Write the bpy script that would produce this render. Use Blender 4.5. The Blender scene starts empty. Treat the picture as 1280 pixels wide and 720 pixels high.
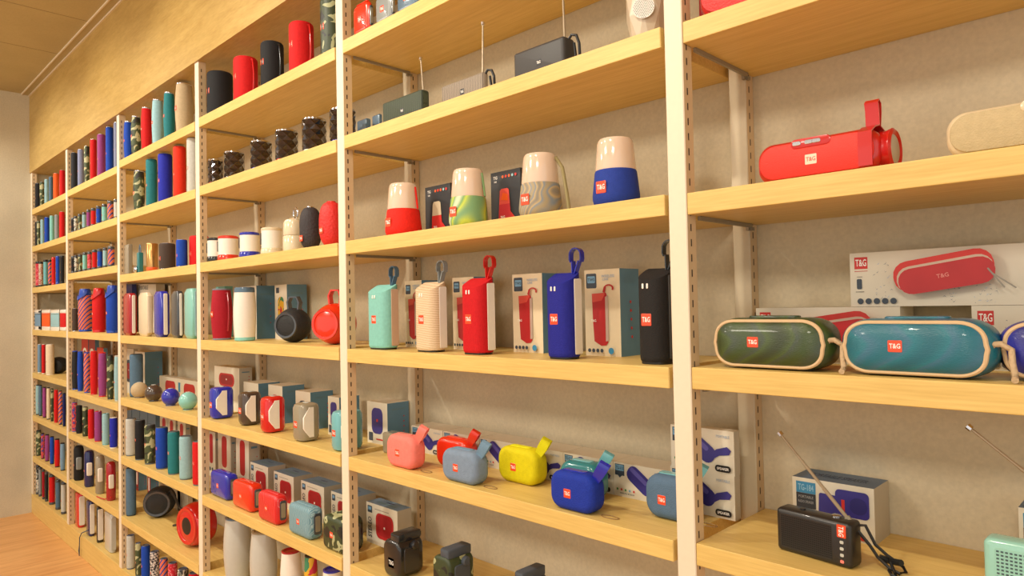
import bpy, math, random
from mathutils import Vector, Matrix
random.seed(7)
SC = bpy.context.scene
COL = SC.collection
PI = math.pi
sin, cos = math.sin, math.cos

# ------------------------------------------------------------------ camera
F = 862.51
CAM = Vector((5.6013, -0.9723, 1.2524))
RX = Vector((0.710783, 0.70313, -0.01989276)).normalized()
UP = Vector((0.03129949, -0.00336245, 0.9995044)).normalized()
FW = Vector((-0.70271464, 0.71105337, 0.02439758)).normalized()
cd = bpy.data.cameras.new('camera'); cam = bpy.data.objects.new('camera', cd); COL.objects.link(cam)
cd.sensor_width = 36; cd.lens = F / 1280 * 36; cd.clip_start = .02; cd.clip_end = 60
m = Matrix.Identity(4)
for i in range(3):
    m[i][0] = RX[i]; m[i][1] = UP[i]; m[i][2] = -FW[i]; m[i][3] = CAM[i]
cam.matrix_world = m
SC.camera = cam

def ray(x, y): return FW + RX * ((x - 640) / F) - UP * ((y - 360) / F)
def onY(x, y, Y): d = ray(x, y); return CAM + d * ((Y - CAM.y) / d.y)
def onZ(x, y, Z): d = ray(x, y); return CAM + d * ((Z - CAM.z) / d.z)
def onX(x, y, X): d = ray(x, y); return CAM + d * ((X - CAM.x) / d.x)

# ------------------------------------------------------------------ materials
def lin(c):
    c = c / 255.0
    return c / 12.92 if c <= .04045 else ((c + .055) / 1.055) ** 2.4
def rgb(c): return (lin(c[0]), lin(c[1]), lin(c[2]), 1)
MATS = {}
class NT:
    def __init__(s, name):
        s.m = bpy.data.materials.new(name); s.m.use_nodes = True
        s.t = s.m.node_tree; s.b = s.t.nodes['Principled BSDF']
    def n(s, typ, **kw):
        nd = s.t.nodes.new(typ)
        for k, v in kw.items():
            if k in nd.inputs: nd.inputs[k].default_value = v
            else: setattr(nd, k, v)
        return nd
    def l(s, a, b): s.t.links.new(a, b)
def coords(t, scale=(1, 1, 1), rot=(0, 0, 0)):
    tc = t.n('ShaderNodeTexCoord'); mp = t.n('ShaderNodeMapping')
    mp.inputs['Scale'].default_value = scale; mp.inputs['Rotation'].default_value = rot
    t.l(tc.outputs['Object'], mp.inputs['Vector']); return mp.outputs['Vector']
def plain(name, c, rough=.5, metal=0, coat=0, spec=.5, bump=0, bscale=400, var=0.0, emit=0):
    if name in MATS: return MATS[name]
    t = NT(name); t.b.inputs['Base Color'].default_value = rgb(c)
    t.b.inputs['Roughness'].default_value = rough; t.b.inputs['Metallic'].default_value = metal
    t.b.inputs['Coat Weight'].default_value = coat; t.b.inputs['Coat Roughness'].default_value = .08
    t.b.inputs['Specular IOR Level'].default_value = spec
    v = coords(t)
    nz = t.n('ShaderNodeTexNoise', Scale=bscale * .25, Detail=2.0); t.l(v, nz.inputs['Vector'])
    hs = t.n('ShaderNodeHueSaturation'); hs.inputs['Color'].default_value = rgb(c)
    mr = t.n('ShaderNodeMapRange'); mr.inputs['To Min'].default_value = 1 - max(var, .04); mr.inputs['To Max'].default_value = 1 + max(var, .04)
    t.l(nz.outputs['Fac'], mr.inputs['Value']); t.l(mr.outputs['Result'], hs.inputs['Value'])
    t.l(hs.outputs['Color'], t.b.inputs['Base Color'])
    if bump:
        vo = t.n('ShaderNodeTexVoronoi', Scale=bscale); t.l(v, vo.inputs['Vector'])
        bp = t.n('ShaderNodeBump', Strength=bump, Distance=.001); t.l(vo.outputs['Distance'], bp.inputs['Height'])
        t.l(bp.outputs['Normal'], t.b.inputs['Normal'])
    MATS[name] = t.m; return t.m
def fabric(name, c): return plain(name, c, rough=.75, bump=.5, bscale=500, var=.12, spec=.3)
def gloss(name, c): return plain(name, c, rough=.22, coat=.5)
def ramp_mat(name, cols, pos, kind='noise', scale=40, rough=.6, rot=(0, 0, 0), stretch=(1, 1, 1), bump=.3, coat=0):
    if name in MATS: return MATS[name]
    t = NT(name); v = coords(t, stretch, rot)
    if kind == 'noise':
        nd = t.n('ShaderNodeTexNoise', Scale=scale, Detail=1.5); nd.inputs['Distortion'].default_value = .6
    elif kind == 'wave':
        nd = t.n('ShaderNodeTexWave', Scale=scale); nd.inputs['Distortion'].default_value = 2.0; nd.inputs['Detail Scale'].default_value = 2
    elif kind == 'stripe':
        nd = t.n('ShaderNodeTexWave', Scale=scale, bands_direction='DIAGONAL'); nd.inputs['Distortion'].default_value = .4
    elif kind == 'swirl':
        nd = t.n('ShaderNodeTexWave', Scale=scale); nd.inputs['Distortion'].default_value = 14.0; nd.inputs['Detail Scale'].default_value = .6
    else:
        nd = t.n('ShaderNodeTexChecker', Scale=scale)
    t.l(v, nd.inputs['Vector'])
    r = t.n('ShaderNodeValToRGB'); r.color_ramp.interpolation = 'CONSTANT' if kind != 'swirl' else 'LINEAR'
    e = r.color_ramp.elements
    while len(e) < len(cols): e.new(.5)
    for i, (c, p) in enumerate(zip(cols, pos)): e[i].position = p; e[i].color = rgb(c)
    t.l(nd.outputs['Fac'], r.inputs['Fac']); t.l(r.outputs['Color'], t.b.inputs['Base Color'])
    t.b.inputs['Roughness'].default_value = rough; t.b.inputs['Coat Weight'].default_value = coat
    vo = t.n('ShaderNodeTexVoronoi', Scale=500); t.l(v, vo.inputs['Vector'])
    bp = t.n('ShaderNodeBump', Strength=bump, Distance=.001); t.l(vo.outputs['Distance'], bp.inputs['Height'])
    t.l(bp.outputs['Normal'], t.b.inputs['Normal'])
    MATS[name] = t.m; return t.m

C = {'red': (205, 22, 24), 'crimson': (165, 20, 38), 'orangered': (224, 48, 22), 'orange': (238, 96, 34), 'blue': (24, 70, 176),
     'navy': (22, 32, 92), 'royal': (34, 44, 170), 'ink': (38, 40, 44), 'black': (30, 30, 32), 'slate': (84, 112, 134),
     'grey': (140, 146, 146), 'silver': (192, 192, 184), 'pale': (150, 190, 196), 'teal': (38, 122, 128), 'mint': (132, 196, 186),
     'cream': (226, 208, 176), 'white': (232, 228, 218), 'purple': (150, 66, 130), 'beige': (190, 168, 132), 'brown': (74, 60, 52),
     'lilac': (132, 138, 166), 'yellow': (214, 200, 8), 'pink': (240, 128, 116), 'greyblue': (118, 150, 176), 'cyan': (112, 178, 184),
     'taupe': (150, 140, 120), 'lime': (180, 205, 60), 'gunmetal': (66, 70, 76), 'olive': (52, 70, 34), 'stone': (150, 140, 118)}
def fb(k): return fabric('fabric_' + k, C[k])
def gl(k): return gloss('gloss_' + k, C[k])
def pt(k): return plain('print_' + k, C[k], rough=.45)
CAMO = ramp_mat('camo', [(44, 44, 36), (70, 82, 48), (186, 184, 140), (40, 38, 34)], [0, .42, .54, .64], scale=28)
CAMOG = ramp_mat('camo_green', [(30, 32, 28), (54, 66, 38), (172, 174, 130), (28, 28, 26)], [0, .42, .56, .66], scale=24, rough=.45)
CAMOW = ramp_mat('camo_white', [(40, 40, 40), (120, 122, 112), (215, 212, 196), (50, 50, 48)], [0, .42, .5, .6], scale=45)
SQUAD = ramp_mat('orange_blue_stripes', [(40, 66, 150), (226, 112, 80)], [0, .30], kind='stripe', scale=26, stretch=(1, 1, -1))
SQUADB = ramp_mat('red_blue_weave', [(44, 62, 140), (206, 60, 66), (214, 150, 120)], [0, .45, .62], kind='noise', scale=90)
REDPAT = ramp_mat('red_pattern', [(196, 20, 44), (226, 120, 130), (190, 16, 36)], [0, .5, .58], kind='noise', scale=70)
FLORAL = ramp_mat('floral', [(200, 190, 170), (170, 60, 50), (210, 200, 180)], [0, .48, .56], kind='noise', scale=80)
CHECK = ramp_mat('checker', [(60, 58, 62), (212, 204, 198)], [0, .5], kind='checker', scale=110, rot=(.6, .78, .3))
REDSWIRL = ramp_mat('red_swirl', [(214, 34, 34), (236, 150, 150), (214, 30, 34)], [0.42, .5, .58], kind='swirl', scale=16, rough=.35)
GRYSWIRL = ramp_mat('grey_swirl', [(168, 150, 116), (128, 140, 150), (196, 168, 120), (140, 132, 118)], [0, .35, .65, 1], kind='swirl', scale=9, stretch=(1, 1, 2.2))
GRNSWIRL = ramp_mat('green_swirl', [(206, 212, 176), (112, 158, 96), (196, 208, 70), (120, 160, 110)], [0, .35, .65, 1], kind='swirl', scale=5, stretch=(1, 1, 1.2))
BLUSWIRL = ramp_mat('paleblue_swirl', [(88, 130, 146), (120, 160, 172), (168, 194, 198), (92, 132, 148)], [0, .4, .6, 1], kind='swirl', scale=40)
RAINBOW = ramp_mat('rainbow', [(190, 40, 60), (220, 170, 40), (60, 130, 90), (90, 40, 110)], [0, .4, .55, .75], kind='noise', scale=25, bump=.1)
GOLD = plain('gold', (196, 150, 90), rough=.25, metal=.8)
OLIVEG = ramp_mat('green_wave_fabric', [(44, 58, 28), (66, 86, 36), (58, 72, 58), (54, 74, 30)], [0, .4, .6, 1], kind='swirl', scale=5, stretch=(.6, 1, 2.5), rough=.35, coat=.3)
TEALG = ramp_mat('teal_wave_fabric', [(16, 98, 116), (24, 114, 130), (52, 108, 134), (14, 104, 122)], [0, .4, .62, 1], kind='swirl', scale=5, stretch=(.6, 1, 2.5), rough=.35, coat=.3)
BLUEG = ramp_mat('blue_wave_fabric', [(26, 30, 120), (50, 54, 170), (20, 22, 60)], [0, .5, 1], kind='swirl', scale=5, stretch=(.6, 1, 2.5), rough=.35, coat=.3)
CHROME = plain('chrome', (215, 215, 222), rough=.15, metal=1)
DIAMOND = plain('diamond_gloss', (70, 60, 58), rough=.1, metal=.85, coat=1)
BLK = plain('black_plastic', (22, 22, 24), rough=.4)
MESHBLK = plain('black_mesh', (28, 29, 30), rough=.6, bump=.8, bscale=420)
WHT = plain('white_plastic', (240, 232, 220), rough=.3, coat=.3)
WTEXT = plain('white_ink', (250, 244, 236), rough=.5)
DTEXT = plain('dark_ink', (48, 50, 56), rough=.5)
TAG = plain('orange_tag', (232, 74, 34), rough=.35, coat=.3)
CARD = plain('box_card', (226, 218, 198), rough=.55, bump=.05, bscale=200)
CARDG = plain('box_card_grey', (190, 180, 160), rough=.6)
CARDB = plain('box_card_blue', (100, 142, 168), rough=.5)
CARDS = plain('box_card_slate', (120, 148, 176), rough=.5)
CARDK = plain('box_card_black', (50, 52, 56), rough=.45)
PRED = plain('picture_red', (188, 40, 44), rough=.45, var=.12, bscale=120)
PPUR = plain('picture_indigo', (58, 52, 136), rough=.45, var=.12, bscale=120)
ROPE = plain('rope', (196, 168, 132), rough=.8, bump=1, bscale=260)
PIPING = plain('piping', (214, 182, 140), rough=.5)
def frost():
    t = NT('frosted_cap'); t.b.inputs['Base Color'].default_value = rgb((228, 202, 178)); t.b.inputs['Roughness'].default_value = .16
    t.b.inputs['Coat Weight'].default_value = .8; t.b.inputs['Subsurface Weight'].default_value = .15
    t.b.inputs['Subsurface Radius'].default_value = (.01, .008, .006)
    v = coords(t); nz = t.n('ShaderNodeTexNoise', Scale=8.0); t.l(v, nz.inputs['Vector'])
    mx = t.n('ShaderNodeMix', data_type='RGBA'); mx.inputs[6].default_value = rgb((220, 192, 168)); mx.inputs[7].default_value = rgb((236, 212, 190))
    t.l(nz.outputs['Fac'], mx.inputs[0]); t.l(mx.outputs[2], t.b.inputs['Base Color']); return t.m
FROST = frost()

def wood(name, c1, c2, stretch=(1.2, 26, 26), rough=.42, scale=3.0, seams=None):
    t = NT(name); v = coords(t, stretch)
    nz = t.n('ShaderNodeTexNoise', Scale=scale, Detail=5.0); nz.inputs['Roughness'].default_value = .6; t.l(v, nz.inputs['Vector'])
    v2 = coords(t, tuple(s * 4 for s in stretch)); n2 = t.n('ShaderNodeTexNoise', Scale=scale, Detail=3.0); t.l(v2, n2.inputs['Vector'])
    ad = t.n('ShaderNodeMath', operation='MULTIPLY_ADD'); t.l(nz.outputs['Fac'], ad.inputs[0]); ad.inputs[1].default_value = .65
    mu = t.n('ShaderNodeMath', operation='MULTIPLY'); t.l(n2.outputs['Fac'], mu.inputs[0]); mu.inputs[1].default_value = .35
    t.l(mu.outputs[0], ad.inputs[2])
    r = t.n('ShaderNodeValToRGB'); e = r.color_ramp.elements
    e[0].position = .36; e[0].color = rgb(c2); e[1].position = .62; e[1].color = rgb(c1)
    t.l(ad.outputs[0], r.inputs['Fac']); out = r.outputs['Color']
    if seams:
        b = t.n('ShaderNodeTexBrick', Scale=1.0); b.inputs['Mortar Size'].default_value = .0015
        b.inputs['Brick Width'].default_value = seams[0]; b.inputs['Row Height'].default_value = seams[1]
        b.inputs['Color1'].default_value = (1, 1, 1, 1); b.inputs['Color2'].default_value = (.93, .90, .86, 1); b.inputs['Mortar'].default_value = (.72, .62, .5, 1)
        t.l(coords(t, (1, 1, 1), (0, 0, PI / 2)), b.inputs['Vector'])
        mx = t.n('ShaderNodeMix', data_type='RGBA', blend_type='MULTIPLY'); mx.inputs[0].default_value = 1
        t.l(out, mx.inputs[6]); t.l(b.outputs['Color'], mx.inputs[7]); out = mx.outputs[2]
    t.l(out, t.b.inputs['Base Color']); t.b.inputs['Roughness'].default_value = rough
    bp = t.n('ShaderNodeBump', Strength=.12, Distance=.001); t.l(n2.outputs['Fac'], bp.inputs['Height']); t.l(bp.outputs['Normal'], t.b.inputs['Normal'])
    return t.m
OAK = wood('oak_laminate', (229, 196, 118), (213, 178, 100))
OAKB = wood('oak_panel', (196, 164, 96), (178, 144, 78), stretch=(2, 14, 14), scale=3.0)
FLOORM = wood('floor_planks', (228, 176, 112), (206, 148, 88), stretch=(9, .9, 9), scale=2.0, seams=(1.2, .18), rough=.4)
def wallpaper(name, c, spk):
    t = NT(name); v = coords(t)
    nz = t.n('ShaderNodeTexNoise', Scale=160.0, Detail=3.0); t.l(v, nz.inputs['Vector'])
    n2 = t.n('ShaderNodeTexNoise', Scale=5.0, Detail=3.0); t.l(v, n2.inputs['Vector'])
    a = t.n('ShaderNodeMath', operation='ADD'); t.l(nz.outputs['Fac'], a.inputs[0]); t.l(n2.outputs['Fac'], a.inputs[1])
    r = t.n('ShaderNodeValToRGB'); e = r.color_ramp.elements
    e[0].position = .35; e[0].color = rgb(tuple(int(q * (1 - spk)) for q in c)); e[1].position = .65; e[1].color = rgb(c)
    h = t.n('ShaderNodeMath', operation='MULTIPLY'); t.l(a.outputs[0], h.inputs[0]); h.inputs[1].default_value = .5
    t.l(h.outputs[0], r.inputs['Fac']); t.l(r.outputs['Color'], t.b.inputs['Base Color']); t.b.inputs['Roughness'].default_value = .85
    bp = t.n('ShaderNodeBump', Strength=.25, Distance=.001); t.l(nz.outputs['Fac'], bp.inputs['Height']); t.l(bp.outputs['Normal'], t.b.inputs['Normal'])
    return t.m
WALLM = wallpaper('wallpaper', (216, 203, 174), .07)
WALLL = wallpaper('wallpaper_side', (208, 198, 172), .08)
CEILM = wallpaper('ceiling_board', (192, 176, 132), .06)
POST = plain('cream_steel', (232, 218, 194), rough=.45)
POSTS = plain('cream_steel_shaded_side', (212, 184, 144), rough=.5)  # same cream steel, with the shade of the side face painted in
SLOT = plain('slot_dark', (58, 44, 36), rough=.8)
STEEL = plain('steel', (150, 140, 120), rough=.45, metal=.3)

# ------------------------------------------------------------------ mesh builder
def rr(w, h, r, n=4):
    r = max(min(r, w / 2 - 1e-5, h / 2 - 1e-5), 1e-5); o = []
    for cx, cy, a0 in ((w / 2 - r, h / 2 - r, 0), (-w / 2 + r, h / 2 - r, PI / 2), (-w / 2 + r, -h / 2 + r, PI), (w / 2 - r, -h / 2 + r, 1.5 * PI)):
        for i in range(n + 1):
            a = a0 + PI / 2 * i / n; o.append((cx + r * cos(a), cy + r * sin(a)))
    return o
def circ(r, n=28, sx=1, sy=1): return [(r * sx * cos(2 * PI * i / n), r * sy * sin(2 * PI * i / n)) for i in range(n)]
AX = {'z': lambda a, b, c: (a, b, c), 'x': lambda a, b, c: (c, a, b), 'y': lambda a, b, c: (a, -c, b)}
# 'y': outline in x-z plane, c grows towards the front (-y)
TXT = {}
def text_geo(s):
    if s in TXT: return TXT[s]
    cu = bpy.data.curves.new('t', 'FONT'); cu.body = s; cu.align_x = 'CENTER'; cu.align_y = 'CENTER'; cu.resolution_u = 2; cu.offset = .015
    ob = bpy.data.objects.new('t', cu); COL.objects.link(ob)
    dg = bpy.context.evaluated_depsgraph_get(); dg.update()
    me = ob.evaluated_get(dg).to_mesh()
    vs = [(v.co.x, v.co.y) for v in me.vertices]; fs = [tuple(p.vertices) for p in me.polygons]
    ob.evaluated_get(dg).to_mesh_clear(); bpy.data.objects.remove(ob); bpy.data.curves.remove(cu)
    x0 = min(v[0] for v in vs); x1 = max(v[0] for v in vs); y0 = min(v[1] for v in vs); y1 = max(v[1] for v in vs)
    vs = [((x - (x0 + x1) / 2), (y - (y0 + y1) / 2)) for x, y in vs]
    TXT[s] = (vs, fs, x1 - x0, y1 - y0); return TXT[s]
class MB:
    def __init__(s): s.v = []; s.f = []; s.fm = []; s.mats = []
    def mi(s, mt):
        if mt not in s.mats: s.mats.append(mt)
        return s.mats.index(mt)
    def add(s, vs, fs, mt):
        o = len(s.v); k = s.mi(mt); s.v += [tuple(v) for v in vs]
        for f in fs: s.f.append(tuple(o + i for i in f)); s.fm.append(k)
        return s
    def loft(s, rings, mt, cap=True, T=None):
        n = len(rings[0]); vs = [p for r in rings for p in r]
        if T: vs = [T(*p) for p in vs]
        fs = [(k * n + i, k * n + (i + 1) % n, (k + 1) * n + (i + 1) % n, (k + 1) * n + i) for k in range(len(rings) - 1) for i in range(n)]
        if cap: fs.append(tuple(range(n - 1, -1, -1))); fs.append(tuple((len(rings) - 1) * n + i for i in range(n)))
        return s.add(vs, fs, mt)
    def box(s, x0, x1, y0, y1, z0, z1, mt, bv=0):
        if bv:
            return s.rprism(rr, (x1 - x0, y1 - y0), bv, z1 - z0, bv, mt, 'z', ((x0 + x1) / 2, (y0 + y1) / 2, z0), n=1)
        vs = [(x, y, z) for z in (z0, z1) for x, y in ((x0, y0), (x1, y0), (x1, y1), (x0, y1))]
        return s.add(vs, [(3, 2, 1, 0), (4, 5, 6, 7), (0, 1, 5, 4), (1, 2, 6, 5), (2, 3, 7, 6), (3, 0, 4, 7)], mt)
    def rprism(s, fn, wh, rad, L, re, mt, axis='z', off=(0, 0, 0), n=4, k=3, bulge=0, T=None):
        """rounded-rectangle outline wh extruded by L along axis with rounded rims"""
        A = AX[axis]; rings = []; pr = []
        for i in range(k + 1): a = PI / 2 * i / k; pr.append((re * (1 - cos(a)), re * (1 - sin(a))))
        prof = [(p, q) for p, q in pr]
        if bulge:
            for i in range(1, 8): p = re + (L - 2 * re) * i / 8; prof.append((p, -bulge * sin(PI * i / 8)))
        prof += [(L - p, q) for p, q in reversed(pr)]
        for p, q in prof:
            o = rr(wh[0] - 2 * q, wh[1] - 2 * q, max(rad - q, 1e-4), n)
            rings.append([tuple(a + b for a, b in zip(A(x, y, p), off)) for x, y in o])
        return s.loft(rings, mt, T=T)
    def lathe(s, prof, mt, axis='z', off=(0, 0, 0), n=28, sx=1, sy=1, cap=True):
        A = AX[axis]
        return s.loft([[tuple(a + b for a, b in zip(A(x, y, z), off)) for x, y in circ(max(r, 1e-5), n, sx, sy)] for r, z in prof], mt, cap)
    def tube(s, path, r, mt, n=8, closed=False):
        P = [Vector(p) for p in path]; N = len(P); rings = []; up = Vector((0.12, .93, .34)).normalized()
        for i in range(N):
            a = P[(i - 1) % N] if (closed or i) else P[0]; b = P[(i + 1) % N] if (closed or i < N - 1) else P[-1]
            t = (b - a).normalized(); u = t.cross(up)
            if u.length < 1e-3: u = t.cross(Vector((1, 0, 0)))
            u.normalize(); w = t.cross(u)
            rings.append([tuple(P[i] + u * r * cos(2 * PI * j / n) + w * r * sin(2 * PI * j / n)) for j in range(n)])
        if closed: rings.append(rings[0])
        return s.loft(rings, mt, cap=not closed)
    def ribbon(s, path, width, th, mt, wdir=(0, 1, 0)):
        """flat band: path points, width along wdir"""
        P = [Vector(p) for p in path]; W = Vector(wdir).normalized() * width / 2; rings = []
        for i in range(len(P)):
            a = P[max(i - 1, 0)]; b = P[min(i + 1, len(P) - 1)]; t = (b - a).normalized(); nn = t.cross(W).normalized() * th / 2
            rings.append([tuple(P[i] + W + nn), tuple(P[i] - W + nn), tuple(P[i] - W - nn), tuple(P[i] + W - nn)])
        return s.loft(rings, mt)
    def poly(s, pts, mt): return s.add(pts, [tuple(range(len(pts)))], mt)
    def build_split(s, t, H):
        # lower pieces become the base cap, upper ones the top cap
        for nm, sel in (('base_cap', lambda z: z < H / 2), ('top_cap', lambda z: z >= H / 2)):
            o = MB(); mp = {}
            for f, k in zip(s.f, s.fm):
                if sel(s.v[f[0]][2]):
                    idx = []
                    for i in f:
                        if i not in mp: mp[i] = len(o.v); o.v.append(s.v[i])
                        idx.append(mp[i])
                    o.f.append(tuple(idx)); o.fm.append(o.mi(s.mats[k]))
            if o.v: o.build(nm, t)
    def build(s, name, parent=None, loc=None, smooth=True):
        me = bpy.data.meshes.new(name); me.from_pydata(s.v, [], s.f)
        for mt in s.mats: me.materials.append(mt)
        me.polygons.foreach_set('material_index', s.fm)
        if smooth: me.shade_smooth(); me.set_sharp_from_angle(angle=math.radians(38))
        me.update()
        o = bpy.data.objects.new(name, me); COL.objects.link(o)
        if parent: o.parent = parent
        if loc: o.location = loc
        return o
# flat drawing on the front (or side/top) of a box
class Face:
    def __init__(s, mb, o, U, V, N, w, h): s.mb, s.o, s.U, s.V, s.N, s.w, s.h, s.k = mb, Vector(o), Vector(U), Vector(V), Vector(N), w, h, 1
    def P(s, u, v): return tuple(s.o + s.U * (u * s.w) + s.V * (v * s.h) + s.N * (.00025 * s.k))
    def poly(s, pts, mt): s.mb.poly([s.P(*p) for p in pts], mt); s.k += 1
    def rect(s, u0, v0, u1, v1, mt): s.poly([(u0, v0), (u1, v0), (u1, v1), (u0, v1)], mt)
    def rrect(s, uc, vc, w, h, r, mt, ang=0):
        o = rr(w, h, r, 4); c_, s_ = cos(ang), sin(ang)     # metres
        s.poly([(uc + (x * c_ - y * s_) / s.w, vc + (x * s_ + y * c_) / s.h) for x, y in o], mt)
    def disc(s, u, v, r, mt): s.poly([(u + x / s.w, v + y / s.h) for x, y in circ(r, 12)], mt)
    def text(s, st, u, v, size, mt, ang=0, maxw=None):
        vs, fs, tw, th = text_geo(st); k = size / th
        if maxw and tw * k > maxw: kx = maxw / tw
        else: kx = k
        c_, s_ = cos(ang), sin(ang)
        s.mb.add([s.P(u + (x * kx * c_ - y * k * s_) / s.w, v + (x * kx * s_ + y * k * c_) / s.h) for x, y in vs], fs, mt); s.k += 1
def front_face(mb, w, d, h): return Face(mb, (-w / 2, -d / 2, 0), (1, 0, 0), (0, 0, 1), (0, -1, 0), w, h)
def side_face(mb, w, d, h): return Face(mb, (w / 2, -d / 2, 0), (0, 1, 0), (0, 0, 1), (1, 0, 0), d, h)
def top_face(mb, w, d, h): return Face(mb, (-w / 2, -d / 2, h), (1, 0, 0), (0, 1, 0), (0, 0, 1), w, d)

BAYN = ['leftmost bay', 'second bay', 'third bay', 'fourth bay', 'fifth bay', 'rightmost bay']
SHN = {1: 'top shelf', 2: 'second shelf', 3: 'third shelf', 4: 'fourth shelf', 5: 'fifth shelf', 6: 'sixth shelf', 7: 'seventh shelf', 8: 'bottom ledge'}
def where(b, k): return 'on %s, %s' % (SHN[k] + (' down' if 1 < k < 8 else ''), BAYN[b])
def tagp(o, label, cat, group=None):
    o['label'] = label; o['category'] = cat
    if group: o['group'] = group
    return o
def thing(name, label, cat, loc, group=None, rz=0):
    o = bpy.data.objects.new(name, None); COL.objects.link(o); o.location = loc; o.rotation_euler = (0, 0, rz)
    o.empty_display_size = .02
    return tagp(o, label, cat, group)
def struct(o): o['kind'] = 'structure'; return o

# badge: small orange square reading T&G, facing -y
def badge_mesh(mt, tm):
    mb = MB(); mb.rprism(rr, (1, 1), .08, .12, .03, mt, 'y', (0, .12, 0), n=2, k=1)
    f = Face(mb, (-.5, 0, -.5), (1, 0, 0), (0, 0, 1), (0, -1, 0), 1, 1); f.k = 20
    f.text('T&G', .5, .52, .42, tm, maxw=.78)
    o = mb.build('logo_badge'); me = o.data; bpy.data.objects.remove(o); return me
BADGE = badge_mesh(TAG, WTEXT); BADGER = badge_mesh(plain('pale_tag', (232, 214, 190), rough=.4), plain('tag_red_ink', (206, 50, 40)))
BADGEK = badge_mesh(plain('dark_tag', (40, 40, 44), rough=.4), WTEXT)
def badge(parent, size, loc, rz=0, me=None, asp=1):
    o = bpy.data.objects.new('logo_badge', me or BADGE); COL.objects.link(o); o.parent = parent
    o.location = loc; o.scale = (size * asp, .012 if size > .012 else size, size); o.rotation_euler = (0, 0, rz); return o

# ------------------------------------------------------------------ the place
PX = [.326, 1.197, 2.112, 3.036, 4.0, 5.0, 6.0]
UW = .033; WALLY = .247
ZS = {0: [0, 1.919, 1.682, 1.4215, 1.1555, .885, .617, .36, .118],
      1: [0, 1.925, 1.690, 1.470, 1.155, .8385, .611, .3525, .110],
      2: [0, 1.943, 1.6965, 1.423, 1.1495, .8705, .608, .3405, .105],
      3: [0, 1.9485, 1.7005, 1.4255, 1.149, .870, .5985, .326, .105],
      4: [0, 1.954, 1.703, 1.427, 1.1465, .8685, .593, .320, .105],
      5: [0, 1.954, 1.698, 1.424, 1.1485, .8735, .593, .320, .105]}
TH = .0344; SOFF = 2.155; CEIL = 2.66
bb = MB(); bb.box(PX[0] - .15, 7.6, WALLY, WALLY + .12, 0, CEIL, WALLM); struct(bb.build('wall_back', smooth=False))
bb = MB(); bb.box(PX[0] - .15, PX[0], -5.5, WALLY, 0, CEIL, WALLL); struct(bb.build('wall_left', smooth=False))
bb = MB(); bb.box(PX[0] - .15, 7.6, -5.5, WALLY + .12, -.1, 0, FLOORM); struct(bb.build('floor', smooth=False))
bb = MB(); bb.box(PX[0] - .15, 7.6, -5.5, WALLY + .12, CEIL, CEIL + .1, CEILM)
for q in ((115, 28), (66, 66)):
    x = onZ(q[0], q[1], CEIL).x; bb.box(x - .0015, x + .0015, -5.5, -.04, CEIL - .0006, CEIL + .001, plain('ceiling_seam', (120, 100, 66)))
for i in range(6): x += 1.21; bb.box(x - .0015, x + .0015, -5.5, -.04, CEIL - .0006, CEIL + .001, MATS['ceiling_seam'])
struct(bb.build('ceiling', smooth=False))
bb = MB(); bb.box(PX[0], 7.6, -.006, WALLY, SOFF, CEIL, OAKB); struct(bb.build('wall_bulkhead', smooth=False))
bb = MB(); bb.box(PX[0], 7.6, -.012, -.006, CEIL - .012, CEIL, POST); bb.box(PX[0], 7.6, -.05, -.044, CEIL - .008, CEIL, POST)
bb.box(PX[0], 7.6, -.044, -.012, CEIL - .004, CEIL, CEILM)
struct(bb.build('trim_1', smooth=False))

POSTR = plain('cream_steel_shaded_rear', (206, 192, 164), rough=.5)  # post steel darkened so the rear posts look less lit
def upright(x, y0, y1, z0, z1, par, name, pm=None):
    mb = MB(); mb.box(x, x + UW, y0, y1, z0, z1, pm or POST, bv=.0015)
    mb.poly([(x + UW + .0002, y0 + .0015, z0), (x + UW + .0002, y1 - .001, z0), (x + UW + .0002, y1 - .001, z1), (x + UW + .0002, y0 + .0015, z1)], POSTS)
    z = z0 + .02; ys = y0 + .4 * (y1 - y0)
    while z < z1 - .02:
        mb.poly([(x + UW + .0006, ys - .0016, z), (x + UW + .0006, ys + .0016, z), (x + UW + .0006, ys + .0016, z + .0115), (x + UW + .0006, ys - .0016, z + .0115)], SLOT)
        z += .0243
    return mb.build(name, par, smooth=False)
PN = ['against the left wall', 'between leftmost and second bay', 'between second and third bay', 'between third and fourth bay', 'between fourth and fifth bay', 'between fifth and rightmost bay', 'beyond the rightmost bay']
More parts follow.
